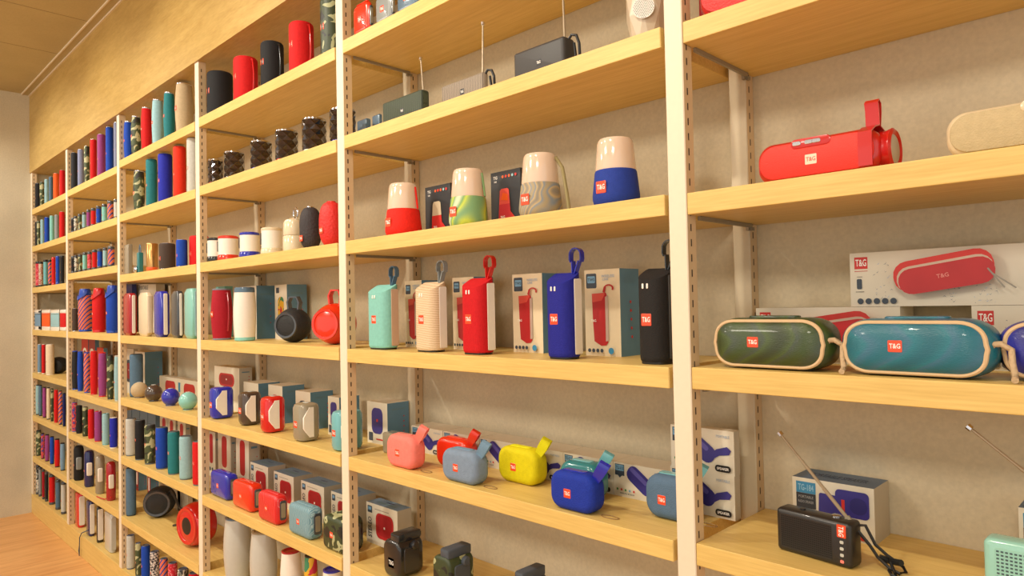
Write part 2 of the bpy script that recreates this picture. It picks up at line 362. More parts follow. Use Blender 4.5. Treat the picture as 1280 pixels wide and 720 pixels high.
for b in range(6):
    x0 = PX[b]
    t = thing('shelf_upright', 'slotted cream steel upright pair ' + PN[b], 'upright', (x0 + UW / 2, 0, ZS[b][8]), 'slotted steel uprights')
    OFF = (-x0 - UW / 2, 0, -ZS[b][8])
    o = upright(x0, 0, .028, ZS[b][8], SOFF - .0005, t, 'front_post'); o.location = OFF
    o = upright(x0, .217, .2465, ZS[b][8], SOFF - .0005, t, 'rear_post', POSTR); o.location = OFF
    x1 = PX[b + 1]
    for k in range(1, 8):
        z = ZS[b][k]; xa = x0 + UW + .0012; xb = x1 - .007
        mb = MB(); mb.box(xa - x0, xb - x0, .0, WALLY - .001, - TH, 0, OAK, bv=.0012)
        o = mb.build('shelf_board', smooth=False, loc=(x0, 0, z))
        tagp(o, 'oak shelf board, %s%s of %s' % (SHN[k], ' from top' if k > 1 else '', BAYN[b]), 'shelf', 'oak shelf boards of the ' + BAYN[b])
        mb = MB(); mb.box(xa + .001, xa + .006, .03, .214, z - TH - .007, z - TH - .0002, STEEL)
        mb.box(xa + .001, xa + .006, .214, .222, z - TH - .012, z - TH - .006, STEEL); mb.box(x0 + UW - .002, xa + .002, .206, .214, z - TH - .012, z - TH - .004, STEEL)
        mb.build('bracket', t).location = OFF
    mb = MB(); zb = ZS[b][8]; mb.box(x0, x1, .0, WALLY - .001, 0.0, zb - .0003, OAK, bv=.0012)
    tagp(mb.build('plinth', smooth=False), 'oak plinth under the ' + BAYN[b], 'plinth', 'oak plinths along the floor')

# ------------------------------------------------------------------ placement helpers
def hyp(p): return math.hypot(p.x - CAM.x, p.y - CAM.y)
def fit_round(b, k, xl, xr, yt, yb=None, Yf=None, off=0):
    z = ZS[b][k]; yl = yb if yb else yt + 40; ym = (yt + yl) / 2
    dl = ray(xl, ym); dr = ray(xr, ym)
    al = math.atan2(dl.y, dl.x); ar = math.atan2(dr.y, dr.x); half = abs(al - ar) / 2; am = (al + ar) / 2
    Y0 = .014 if Yf is None else Yf; R = .03
    for _ in range(12):
        Y = Y0 + R; D = (Y - CAM.y) / sin(am); R = D * sin(half)
    X = CAM.x + D * cos(am); Y = Y0 + R
    lo = PX[b] + UW + .003 + R; hi = PX[b + 1] - .004 - R
    X = max(X, lo)
    if Y - R < .029 or hi > X: X = min(X, hi)
    dn = D + (R if yt > 400 else -R) * .9
    d = ray((xl + xr) / 2, yt); Zt = CAM.z + d.z / math.hypot(d.x, d.y) * dn
    return X, Y, R, Zt - z, z
def fit_box(b, k, xl, xm, xr, yt, yb=None, Yf=None, zb=None, maxd=.2):
    z = ZS[b][k] if zb is None else zb
    if Yf is None:
        Yf = max(.006, onZ(xl, yb, z).y) if (yb and z < 1.1) else .01
    ym = (yt + (yb or yt + 40)) / 2
    X1 = onY(xl, ym, Yf).x; X2 = onY(xm, ym, Yf).x; Y2 = onX(xr, ym, X2).y
    Y2 = min(Y2, WALLY - .002, Yf + maxd); H = onY(xl, yt, Yf).z - z
    sh = max(0, PX[b] + UW + .003 - X1); X1 += sh; X2 += sh
    if Yf < .029 and PX[b + 1] - .003 < X2: X1 -= X2 - PX[b + 1] + .003; X2 = PX[b + 1] - .003
    return (X1 + X2) / 2, (Yf + Y2) / 2, X2 - X1, Y2 - Yf, H, z
def grp(b, k, what='speakers'): return '%s on the %s of the %s' % (what, SHN[k], BAYN[b])

def cylinder(b, k, xl, xr, yt, yb, mt, desc, style='can', cap=CHROME, Yf=None, tag=True, loop=None, sc=1.0):
    X, Y, R, H, z = fit_round(b, k, xl, xr, yt, yb, Yf)
    R *= sc
    t = thing('cylinder_speaker', desc + ' ' + where(b, k), 'speaker', (X, Y, z), grp(b, k))
    mb = MB()
    if style == 'can':
        mb.lathe([(R * .9, .004), (R * .97, .006), (R, .012), (R, H - .012), (R * .97, H - .006), (R * .9, H - .003), (R * .8, H - .005)], mt)
        cp = MB(); cp.lathe([(R * .93, 0), (R * .95, .002), (R * .93, .0045)], cap); cp.lathe([(R * .86, H - .006), (R * .88, H - .002), (R * .8, H - .001), (R * .74, H - .004)], cap)
    elif style == 'barrel':
        pr = [(R * (.84 + .16 * sin(PI * (i / 12))), .006 + (H - .012) * i / 12) for i in range(13)]
        mb.lathe([(R * .8, .005)] + pr + [(R * .8, H - .005)], mt)
        cp = MB(); cp.lathe([(R * .76, 0), (R * .86, .001), (R * .86, .005), (R * .8, .007)], cap); cp.lathe([(R * .8, H - .007), (R * .86, H - .005), (R * .86, H - .001), (R * .7, H), (R * .62, H - .004)], cap)
    elif style == 'pill':
        pr = []
        for i in range(17):
            a = PI * i / 16; pr.append((R * max(sin(a), 0) ** .62 if 0 < i < 16 else R * .3, H / 2 * (1 - (abs(cos(a)) ** .8) * (1 if cos(a) > 0 else -1))))
        mb.lathe(pr, mt, n=32)
        cp = MB(); cp.lathe([(R * .38, H - .002), (R * .36, H + .0015), (R * .2, H + .001)], cap)
    elif style == 'rib':   # straight with moulded end collars
        mb.lathe([(R * .93, .01), (R * .93, H - .01)], mt)
        cp = MB(); cp.lathe([(R * .9, 0), (R, .003), (R, .012), (R * .93, .014)], cap); cp.lathe([(R * .93, H - .014), (R, H - .012), (R, H - .004), (R * .86, H), (R * .74, H - .004)], cap)
    mb.build('body', t)
    cp.build_split(t, H)
    if tag: badge(t, min(.02, R * .55, H * .25), (R * .02, -R * .985 if style in ('can', 'rib') else -R * 1.0, H * (.42 if tag is True else tag)), 0)
    if loop:
        lp = MB(); p = [(R * .9, 0, H * .9)] + [(R * (1.1 + .25 * sin(PI * i / 8)), .004, H * (.92 - .75 * i / 8)) for i in range(9)]
        lp.tube(p, .0028, loop); lp.build('strap', t)
    return t
def hooded(b, k, xl, xr, yt, yb, mt, capm, desc):
    X, Y, R, H, z = fit_round(b, k, xl, xr, yt, yb); 
    t = thing('lantern_speaker', desc + ' ' + where(b, k), 'speaker', (X, Y, z), grp(b, k))
    mb = MB(); mb.lathe([(R * .86, .008), (R * .93, .014), (R * .93, H * .8), (R * .8, H * .86)], mt); mb.build('body', t)
    cp = MB(); cp.lathe([(R * .84, 0), (R * .9, .002), (R * .9, .012), (R * .86, .016)], capm); cp.build('foot', t)
    cp = MB(); cp.lathe([(R * .8, H * .82), (R * .84, H * .86), (R * .78, H - .01), (R * .7, H), (R * .5, H - .003)], capm); cp.build('top_cap', t)
    cp = MB(); cp.ribbon([(-R * .75 * cos(a) * 1.35, -R * .9 * sin(a) * 1.15 if a else 0, H * (.93 - .15 * sin(a))) for a in [PI * i / 12 for i in range(13)]], .018, .003, capm, wdir=(0, .1, 1)); cp.build('carry_strap', t)
    badge(t, R * .45, (0, -R * .95, H * .42)); return t
def facet(b, k, xl, xm, xr, yt, yb, mt, desc, stripe=WHT, cap=None, Yf=None, tag=True, cat='speaker', taper=.72, endcap=None):
    """rounded box speaker with chamfered ends and a stripe down the right side"""
    X, Y, w, d, H, z = fit_box(b, k, xl, xm, xr, yt, yb, Yf)
    t = thing('block_speaker', desc + ' ' + where(b, k), cat, (X, Y, z), grp(b, k))
    r = min(w, d) * .3; hc = min(.016, H * .12); mb = MB(); rings = []
    for s, zz in ((taper * .9, 0), (taper, .001), (1, hc), (1, H - hc), (taper, H - .001), (taper * .9, H)):
        rings.append([(x, y, zz) for x, y in rr(w * s, d * s, r * s, 3)])
    mb.loft(rings, mt); mb.build('body', t)
    if stripe:
        sp = MB(); sp.rprism(rr, (d * .42, H - 2 * hc * .6), .004, .004, .0015, stripe, 'x', (w / 2 - .002, 0, H / 2), n=2, k=1); sp.build('side_panel', t)
    if tag: badge(t, min(.018, w * .4), (0, -d / 2 + .0005, H * .45))
    return t

# ------------------------------------------------------------------ bay 0
def row(b, k, yt0, yb0, items, style='can', cap=CHROME):
    """items: (xl, xr, yt, yb, material, words[, opts])"""
    for it in items:
        o = dict(style=style, cap=cap)
        if len(it) > 6: o.update(it[6])
        cylinder(b, k, it[0], it[1], it[2], it[3], it[4], it[5], **o)
def cs(col, kind='mesh cylinder speaker'): return '%s %s' % (col, kind)
row(0, 1, 0, 0, [(43, 50, 229, 258, fb('black'), cs('black')), (49.5, 55.5, 227, 255, CAMO, cs('camouflage')), (55.5, 61, 223.5, 252, fb('pale'), cs('pale grey')),
    (61, 66.5, 220.5, 249, fb('slate'), cs('slate blue')), (66.5, 74, 216, 246, fb('orange'), cs('orange')), (74.3, 81.5, 212, 242, fb('red'), cs('red'))])
row(0, 2, 0, 0, [(41, 46, 278, 306, fb('black'), cs('black')), (46, 50.5, 276, 304.5, CAMO, cs('camouflage')), (50.5, 55.5, 274, 302, fb('pale'), cs('pale grey', 'mesh cylinder speaker left of the blue one')),
    (55.5, 62, 271, 300, fb('blue'), cs('blue')), (62, 68, 269, 298, fb('mint'), cs('pale mint')), (68, 74, 268, 296, fb('grey'), cs('dark grey')), (74, 81, 264, 294, fb('red'), cs('red'))])
row(0, 3, 0, 0, [(40, 48, 328, 359, REDPAT, cs('crimson patterned')), (48, 54, 327, 358, FLORAL, cs('floral patterned')), (54, 60, 324.5, 357, fb('cyan'), cs('cyan')),
    (60, 64.3, 324.5, 356, SQUAD, cs('orange and blue striped')), (64.3, 69.5, 321.5, 355.5, fb('red'), cs('red'), dict(cap=gl('red'))), (69.5, 75, 320, 354.5, fb('blue'), cs('blue'), dict(cap=gl('blue'))), (75, 80.5, 319.5, 354, fb('black'), cs('black'))], style='rib', cap=BLK)
# horizontal white framed speakers seen side on
def framed(b, k, xl, xm, xr, yt, yb, mt, desc, frame=WHT):
    X, Y, w, d, H, z = fit_box(b, k, xl, xm, xr, yt, yb, .012, maxd=.11)
    t = thing('framed_speaker', desc + ' ' + where(b, k), 'speaker', (X, Y, z), grp(b, k))
    mb = MB(); mb.rprism(rr, (w * .96, d * .94), w * .2, H * .68, .003, mt, 'z', (0, 0, H * .16)); mb.build('grille', t)
    f1 = MB(); f1.rprism(rr, (w, d), w * .25, H * .2, .006, frame); f1.build('end_frame', t); f1 = MB(); f1.rprism(rr, (w, d), w * .25, H * .2, .008, frame, 'z', (0, 0, H * .8)); f1.build('end_frame', t)
for a in ((40, 47.5, 48, fb('greyblue'), 'grey white-rimmed speaker', WHT), (48, 51, 52, fb('black'), 'black slim speaker', BLK), (52, 62, 63, fb('orange'), 'orange white-rimmed speaker', WHT),
          (63, 73.5, 74.5, fb('pale'), 'pale blue white-rimmed speaker', WHT), (74.5, 81, 84, fb('red'), 'red white-rimmed speaker', WHT)):
    framed(0, 4, a[0], a[1], a[2], 387, 411, a[3], a[4], a[5])
row(0, 5, 0, 0, [(47, 52, 430, 465, fb('greyblue'), 'slate blue slim speaker'), (52, 57, 430, 466, fb('red'), 'red slim speaker'), (57, 68, 430, 466, fb('cream'), 'cream rounded speaker')], style='can', cap=WHT)
row(0, 6, 0, 0, [(42, 48, 480, 515, fb('pale'), cs('pale blue')), (48, 53, 481, 516.5, fb('slate'), cs('slate blue')), (53, 58, 483.5, 519, fb('purple'), cs('purple')), (58, 63, 484, 520, fb('cream'), cs('cream')),
    (63, 67.3, 485.5, 523, CAMOG, cs('camouflage')), (67.3, 73, 487, 526, fb('red'), cs('red'), dict(cap=gl('red'))), (73, 78, 488, 528, SQUAD, cs('orange and blue striped')), (78, 82.5, 491, 531, fb('navy'), cs('navy'))], style='barrel', cap=BLK)
row(0, 7, 0, 0, [(44, 51, 537, 567, CAMO, cs('camouflage')), (51, 56, 541, 571, SQUADB, cs('red and blue patterned')), (56, 62, 542.5, 574, fb('purple'), cs('purple')), (62, 68, 545, 578, fb('blue'), cs('blue')),
    (68, 75, 548, 582, fb('red'), cs('red')), (75, 81.7, 553, 586, fb('greyblue'), cs('grey blue'))], style='barrel', cap=BLK)
row(0, 8, 0, 0, [(43, 48, 580, 617, CAMOW, cs('grey camouflage')), (48, 52.5, 583.5, 620, fb('grey'), cs('grey')), (52.5, 56, 586.5, 625, fb('crimson'), cs('crimson')), (56, 60.5, 590, 628, fb('black'), cs('black')),
    (61, 69, 592.5, 633, fb('red'), cs('red')), (69, 76, 599, 641, fb('slate'), cs('slate blue')), (76, 83, 602, 646, fb('silver'), cs('silver grey'))], style='rib', cap=gl('gunmetal'))
# ------------------------------------------------------------------ bay 1
row(1, 1, 0, 0, [(88, 97, 190.5, 232, fb('ink'), cs('black')), (97, 105, 186, 228, fb('lilac'), cs('lilac grey')), (105, 112, 182, 222.5, CAMO, cs('camouflage')), (112.5, 121, 173.5, 218, fb('red'), cs('red')),
    (121.5, 132, 167, 213, fb('purple'), cs('purple')), (132, 142, 158, 207, fb('blue'), cs('blue')), (142, 150, 152, 201, fb('lilac'), cs('lilac', 'mesh cylinder speaker beside the upright'))])
row(1, 2, 0, 0, [(86, 92, 273, 290, fb('black'), 'small black cylinder speaker'), (92, 97, 270, 288, CAMOW, 'small black and white speckled cylinder speaker'), (97, 102.5, 267.5, 286.5, CAMO, 'small camouflage cylinder speaker'), (102.5, 108, 265, 285, fb('pale'), 'small pale mint cylinder speaker'),
    (108, 113.5, 262, 283, fb('purple'), 'small purple cylinder speaker'), (113.5, 120, 260, 281, fb('red'), 'small red cylinder speaker'), (120, 127, 257.5, 278, fb('blue'), 'small blue cylinder speaker'), (127, 134, 255, 276, fb('mint'), 'small mint cylinder speaker'),
    (134, 142, 251, 273, SQUAD, 'small orange and blue striped cylinder speaker'), (142, 149, 249, 270, fb('silver'), 'small grey cylinder speaker by the upright')], style='rib', cap=gl('gunmetal'))
row(1, 3, 0, 0, [(87, 92.5, 320.5, 340, fb('black'), 'small black cylinder speaker'), (92.5, 97.5, 319, 339.5, CAMOW, 'small grey speckled cylinder speaker'), (97.5, 103, 318, 338.5, CAMO, 'small camouflage cylinder speaker'), (103, 109, 315.5, 337.5, fb('mint'), 'small mint cylinder speaker, left'),
    (109, 115, 314.5, 336, REDPAT, 'small crimson patterned cylinder speaker'), (115, 121.5, 312, 335.5, fb('red'), 'small red cylinder speaker'), (121.5, 128.5, 311, 333.5, fb('blue'), 'small blue cylinder speaker'), (128.5, 134.5, 309.5, 332.5, fb('pale'), 'small pale cylinder speaker, right'),
    (134.5, 143.5, 308, 331, SQUAD, 'small orange and blue striped cylinder speaker')], style='rib', cap=gl('gunmetal'))
cylinder(1, 4, 90, 97.5, 385, 412, fb('brown'), 'small dark brown cylinder speaker')
hooded(1, 4, 97, 116, 361, 415, SQUAD, gl('blue'), 'orange and blue striped lantern speaker with blue strap')
hooded(1, 4, 114.5, 133, 360, 416, fb('red'), gl('red'), 'red lantern speaker with red strap')
hooded(1, 4, 132, 150, 356.5, 417, fb('blue'), gl('blue'), 'blue lantern speaker with blue strap')
for a in ((88, 96.5, 438, 487, fb('ink'), 'black barrel speaker', gl('blue')), (96.5, 104.5, 439, 490, fb('blue'), 'blue barrel speaker', gl('blue')), (104.5, 113, 440, 492, SQUAD, 'orange and blue striped barrel speaker', gl('blue')),
          (112.5, 122.5, 438.5, 495, fb('red'), 'bright red barrel speaker', gl('red')), (122.5, 133.5, 440, 498, fb('purple'), 'purple barrel speaker with red caps', gl('red')), (133.5, 142.5, 443, 500, CAMOG, 'green camouflage barrel speaker', gl('black')), (142.5, 152, 444, 502, fb('pale'), 'pale blue barrel speaker behind the upright', gl('silver'))):
    cylinder(1, 5, a[0], a[1], a[2], a[3], a[4], a[5], style='barrel', cap=a[6])
for a in ((88, 95, 502, 536, SQUADB, 'striped cylinder speaker with blue cap', gl('blue')), (95, 103, 506, 541, fb('black'), cs('black'), BLK), (103, 110, 508, 543, CAMOG, cs('camouflage'), BLK), (110, 118, 511, 548, fb('red'), cs('red'), gl('red')),
          (118, 127.5, 513, 551.5, fb('purple'), cs('purple'), gl('red')), (127.5, 137, 516, 555.5, fb('pale'), cs('pale blue'), gl('cyan')), (137, 147, 521, 559, fb('royal'), cs('royal blue'), WHT)):
    cylinder(1, 6, a[0], a[1], a[2], a[3], a[4], a[5], style='can', cap=a[6])
def sidebump(b, k, xl, xr, yt, yb, mt, desc, pm):
    X, Y, R, H, z = fit_round(b, k, xl, xr, yt, yb); t = thing('bottle_speaker', desc + ' ' + where(b, k), 'speaker', (X, Y, z), grp(b, k))
    mb = MB(); mb.lathe([(R * .8, 0), (R, .008), (R, H - .02), (R * .85, H - .006), (R * .5, H)], mt); mb.build('body', t)
    cp = MB(); cp.rprism(rr, (R * 1.1, H * .36), .006, R * .5, .004, pm, 'x', (R * .72, -R * .2, H * .5), n=2); cp.build('side_panel', t)
    badge(t, R * .4, (-R * .1, -R, H * .45)); return t
sidebump(1, 7, 92, 105, 556, 599, fb('black'), 'black speaker', gl('grey')); sidebump(1, 7, 105, 118, 562, 608, gl('navy'), 'navy glossy speaker with grey side', WHT)
sidebump(1, 7, 119, 131, 568, 615.5, gl('taupe'), 'taupe glossy speaker with white side', WHT); t_ = sidebump(1, 7, 132.5, 145, 576, 626, gl('crimson'), 'dark red glossy speaker with white side', WHT)
def bookish(b, k, xl, xm, xr, yt, yb, mt, sm, desc):
    X, Y, w, d, H, z = fit_box(b, k, xl, xm, xr, yt, yb, .02, maxd=.12)
    t = thing('slab_speaker', desc + ' ' + where(b, k), 'speaker', (X, Y, z), grp(b, k))
    mb = MB(); mb.rprism(rr, (w, d), w * .3, H, .006, mt); mb.build('body', t)
    cp = MB(); cp.rprism(rr, (d * .8, H * .86), .006, .004, .0015, sm, 'x', (w / 2 - .002, 0, H / 2), n=2, k=1); cp.build('side_panel', t)
bookish(1, 8, 93, 98, 107, 615, 656, gl('red'), WHT, 'red-rimmed slab speaker with white side'); bookish(1, 8, 107, 111.5, 119, 625, 665, gl('navy'), WHT, 'navy slab speaker with white side')
bookish(1, 8, 120, 121.5, 130, 633, 672, gl('black'), WHT, 'black-rimmed slab speaker with white side'); bookish(1, 8, 130, 138, 146, 639, 683, gl('silver'), gl('silver'), 'silver grey slab speaker')
mb = MB(); P0 = onY(108, 661, .012); zc = ZS[1][8]
mb.tube([(P0.x, .02, zc + .03), (P0.x - .02, -.004, zc + .018), (P0.x - .045, -.008, zc - .01), (P0.x - .05, -.008, zc - .06), (P0.x - .052, -.008, zc - .105)], .0022, plain('cord_blue', (50, 66, 96)))
mb.tube([(P0.x - .05, -.008, zc - .05), (P0.x - .046, -.012, zc - .075), (P0.x - .044, -.01, zc - .1)], .0018, MATS['cord_blue'])
tagp(mb.build('hanging_cord'), 'dark blue cord hanging over the plinth of the second bay', 'cord')
mb = MB(); q = onY(132, 622, .01); zz = ZS[1][7]; mb.tube([(q.x + .02, .03, zz + .02), (q.x - .02, .012, zz + .006), (q.x - .07, .006, zz + .004), (q.x - .12, .003, zz + .003)], .0025, gl('red'))
tagp(mb.build('loose_strap'), 'red wrist strap lying ' + where(1, 7), 'strap')
# ------------------------------------------------------------------ bay 2
for a in ((153, 165, 152, 198, fb('blue'), 'blue barrel speaker'), (163.5, 176.5, 144.5, 191.5, CAMO, 'camouflage barrel speaker'), (176, 190, 133.5, 184.5, fb('red'), 'red barrel speaker'),
          (189.5, 205, 123.5, 177, fb('pale'), 'pale grey barrel speaker'), (204, 219, 114.5, 168.5, fb('teal'), 'teal barrel speaker'), (218.5, 242, 102.5, 160, fb('beige'), 'large grey beige barrel speaker')):
    cylinder(2, 1, a[0], a[1], a[2], a[3], a[4], a[5], style='barrel', cap=CHROME, tag=.5)
for a in ((166, 181.5, 212.5, 261.5, CAMO, 'camouflage cylinder speaker', 'barrel', None), (182, 197, 198, 254, fb('teal'), 'teal cylinder speaker', 'can', None), (197, 216, 191, 249, fb('royal'), 'blue cylinder speaker', 'can', None),
          (216, 233, 181.5, 242.5, fb('orangered'), 'orange red cylinder speaker', 'can', None), (233, 251, 171, 237, fb('silver'), 'white grey cylinder speaker by the upright', 'can', None)):
    cylinder(2, 2, a[0], a[1], a[2], a[3], a[4], a[5], style=a[6], cap=plain('cap_teal', (60, 70, 80)) if a[6] == 'can' else CHROME, tag=.45, sc=.96)
def squarish(b, k, xl, xm, xr, yt, yb, mt, desc, Yf=.014, name='block_speaker', tag=False, re=.006, zb=None):
    X, Y, w, d, H, z = fit_box(b, k, xl, xm, xr, yt, yb, Yf, maxd=.12, zb=zb)
    t = thing(name, desc + ' ' + where(b, k), 'speaker', (X, Y, z), grp(b, k))
    mb = MB(); mb.rprism(rr, (w, d), min(w, d) * .2, H, re, mt); mb.build('body', t)
    if tag: badge(t, min(.018, w * .4), (0, -d / 2, H * .5))
    return t, w, d, H
squarish(2, 3, 155, 160, 166, 306, 337, gl('taupe'), 'taupe block speaker')
X, Y, R, H, z = fit_round(2, 3, 169, 181, 305, 338)
t = thing('novelty_speaker', 'clear and teal ringed novelty speaker ' + where(2, 3), 'speaker', (X, Y, z), grp(2, 3))
mb = MB(); mb.rprism(rr, (R * 1.4, R * 1.2), R * .3, H * .72, .004, gl('teal')); mb.build('body', t)
mb = MB(); mb.lathe([(R * .7, 0), (R * .95, .006), (R * .7, .012)], CHROME, 'y', (-R * .5, -R * .55, R * .95), n=24); mb.build('front_ring', t)
mb = MB(); mb.tube([(R * .55 * cos(PI * i / 10), 0, H * .7 + H * .28 * sin(PI * i / 10)) for i in range(11)], .0025, gl('slate')); mb.build('handle', t)
X, Y, R, H, z = fit_round(2, 3, 182.5, 198, 304, 337)
t = thing('jar_speaker', 'gold and clear jar speaker with orange base ' + where(2, 3), 'speaker', (X, Y, z), grp(2, 3))
mb = MB(); mb.lathe([(R, H * .16), (R, H - .004), (R * .9, H)], GOLD); mb.build('body', t); mb = MB(); mb.lathe([(R * .9, 0), (R * .98, .003), (R * .98, H * .16)], gl('orange')); mb.build('base', t)
cylinder(2, 3, 198.5, 219.5, 303, 335, fb('brown'), 'black brown cylinder speaker', cap=CHROME); cylinder(2, 3, 220, 234.5, 298.5, 332.5, fb('blue'), 'blue cylinder speaker'); 
cylinder(2, 3, 235, 263, 293.5, 330, fb('red'), 'red cylinder speaker behind the upright', cap=gl('red'), Yf=.05, sc=.9)
facet(2, 4, 153, 162, 172, 367, 418.5, gl('crimson'), 'dark red faceted speaker with white stripe'); facet(2, 4, 172.5, 184, 192, 366, 419.5, gl('cream'), 'cream faceted speaker', stripe=None)
facet(2, 4, 191.5, 201, 213, 364.5, 420.5, gl('royal'), 'blue faceted speaker with white stripe'); facet(2, 4, 213.5, 222, 230.5, 364, 422, gl('gunmetal'), 'black faceted speaker with white stripe')
facet(2, 4, 229.5, 240, 252, 361, 423.5, gl('mint'), 'mint faceted speaker beside the upright', stripe=gl('pale'))
cylinder(2, 5, 155, 172, 441, 492, fb('slate'), 'tall slate speaker', style='can', cap=plain('cap_dark', (50, 60, 66)), Yf=.03, tag=False)
def ball(b, k, xl, xr, yt, yb, mt, desc):
    X, Y, R, H, z = fit_round(b, k, xl, xr, yt, yb, .02); R *= 1.1; H = 2.0 * R
    t = thing('ball_speaker', desc + ' ' + where(b, k), 'speaker', (X, Y, z), grp(b, k))
    mb = MB(); cz = H * .5
    pr = [(R * .55, 0)] + [(R * cos(a), cz + cz * 1.02 * sin(a)) for a in [(-1.0 + 2.3 * i / 14) for i in range(15)]]
    mb.lathe(pr, mt, n=32); mb.build('body', t)
    mb = MB(); mb.lathe([(R * .5, 0), (R * .57, .003), (R * .55, .006)], gl('gunmetal')); mb.build('base_ring', t)
    mb = MB(); mb.lathe([(R * .27, H * .985), (R * .26, H + .001), (R * .1, H)], gl('silver')); mb.build('top_cap', t)
for a in ((164, 184, 475.5, 496.5, fb('beige'), 'beige ball speaker'), (181.5, 202.5, 480, 502, gl('brown'), 'dark brown ball speaker'), (202.5, 224, 483, 506.5, gl('royal'), 'blue ball speaker'), (224, 246, 487, 512.5, gl('mint'), 'mint ball speaker')):
    ball(2, 5, *a)
for a in ((155, 168.5, 521, 569.5, fb('silver'), 'white grey cylinder speaker'), (168.5, 181.5, 523.5, 575.5, fb('black'), 'black cylinder speaker'), (180.5, 194.5, 529, 581.5, CAMO, 'camouflage cylinder speaker'), (194.5, 210, 532.5, 588.5, fb('blue'), 'blue cylinder speaker'),
          (209.5, 225, 537.5, 596.5, fb('teal'), 'teal cylinder speaker'), (224, 241, 543, 604, fb('pale'), 'pale grey cylinder speaker'), (240.5, 260, 549, 612, fb('red'), 'red cylinder speaker behind the upright')):
    cylinder(2, 6, a[0], a[1], a[2], a[3], a[4], a[5], style='can', cap=plain('cap_grey', (96, 104, 108)), tag=.5)
cylinder(2, 7, 157, 170, 583, 636, fb('slate'), 'tall slate cylinder speaker by the upright', cap=MATS['cap_dark'], tag=False)
for a in ((158, 169, 667, 716, fb('silver'), 'white grey cylinder speaker', 'can'), (169, 177, 677, 724, CAMO, 'camouflage cylinder speaker', 'can'), (176.5, 188, 679.5, 730, fb('blue'), 'blue cylinder speaker', 'can'), (187.5, 199.5, 687, 738, CHECK, 'checkered cylinder speaker', 'can'),
          (199.5, 210, 696, 748, SQUAD, 'orange and blue striped cylinder speaker', 'can'), (210, 222, 701, 756, REDPAT, 'crimson patterned cylinder speaker', 'can'), (222, 236, 708, 764, CAMOW, 'dark speckled cylinder speaker', 'can'), (236, 250, 713, 772, fb('red'), 'red cylinder speaker', 'can')):
    cylinder(2, 8, a[0], a[1], a[2], a[3], a[4], a[5], style=a[6], cap=plain('cap_mid', (90, 100, 120)))
# big round strap speakers lying with the drum face towards the camera
def drum(b, k, cx, cy, rpx, mt, fm, desc, Y, L, rz, strap=True, fr=.9, rad=None):
    z = ZS[b][k]; p = onY(cx, cy, Y); dist = (p - CAM).length; R = rpx * dist / F; 
    t = thing('drum_speaker', desc + ' ' + where(b, k), 'speaker', (p.x, Y, z), grp(b, k), rz)
    pr = [(R * .5, 0), (R * fr * .94, .004)] + [(R * (fr + (1 - fr) * sin(PI * i / 10) ** .8), .008 + (L - .016) * i / 10) for i in range(11)] + [(R * fr * .95, L - .004), (R * fr * .8, L)]
    mb = MB(); mb.lathe(pr, mt, 'y', (0, L / 2, R), n=36); mb.build('body', t)
    mb = MB(); mb.lathe([(R * fr * .95, L - .002), (R * fr * .92, L + .003), (R * fr * .78, L + .002), (R * fr * .72, L - .004)], fm, 'y', (0, L / 2, R), n=36)
    mb.build('end_ring', t)
    mb = MB(); mb.lathe([(R * fr * .72, L - .006), (R * fr * .66, L - .001), (R * .2, L + .001)], rad or BLK, 'y', (0, L / 2, R), n=36); mb.build('radiator', t)
    if strap:
        iv = Matrix.Rotation(-rz, 3, 'Z'); og = Vector((p.x, Y, z))
        pts = [onY(206, 622, Y + .02), onY(213, 614, Y + .02), onY(219, 622, Y + .01), onY(224, 634, Y), onY(232, 641, Y), onY(241, 638, Y), onY(247, 644, Y), onY(240, 651, Y - .02), onY(228, 655, Y - .03), onY(217, 657, Y - .03)]
        mb = MB(); mb.tube([tuple(iv @ (Vector((q.x, q.y, max(q.z, z + .006))) - og)) for q in pts], .005, BLK)
        mb.build('strap', t)
    elif False:
        mb = MB(); mb.tube([(R * .3, L * .35, R * 1.95), (R * .9, L * .4, R * 2.0), (R * 1.6, L * .5, R * 1.3), (R * 2.4, L * .5, R * .7), (R * 3.1, L * .2, R * .75), (R * 3.0, 0, R * .3), (R * 2.2, -L * .1, .01), (R * 1.5, -L * .1, .008)], .005, BLK); mb.build('strap', t)
    return t, R
drum(2, 7, 200, 638, 15.5, MESHBLK, gl('gunmetal'), 'large black round speaker with strap', .12, .10, 1.0)
drum(2, 7, 247, 664, 23, gl('red'), gl('red'), 'red-rimmed round speaker behind the upright', .085, .09, .15, strap=False)
drum(0, 5, 73, 461, 8.6, MESHBLK, BLK, 'small black round speaker', .09, .08, .9, strap=False)
mb = MB(); q = onY(230, 640, .13); zz = ZS[2][7]
for j in range(3): mb.rprism(rr, (.035, .03), .01, .03 + .01 * j, .008, BLK, 'x', (q.x + .012 + j * .012, .15 + j * .02, zz + .018 + .002 * j))
tagp(mb.build('power_adapter'), 'black power adapter lying right of the large black round speaker', 'adapter')
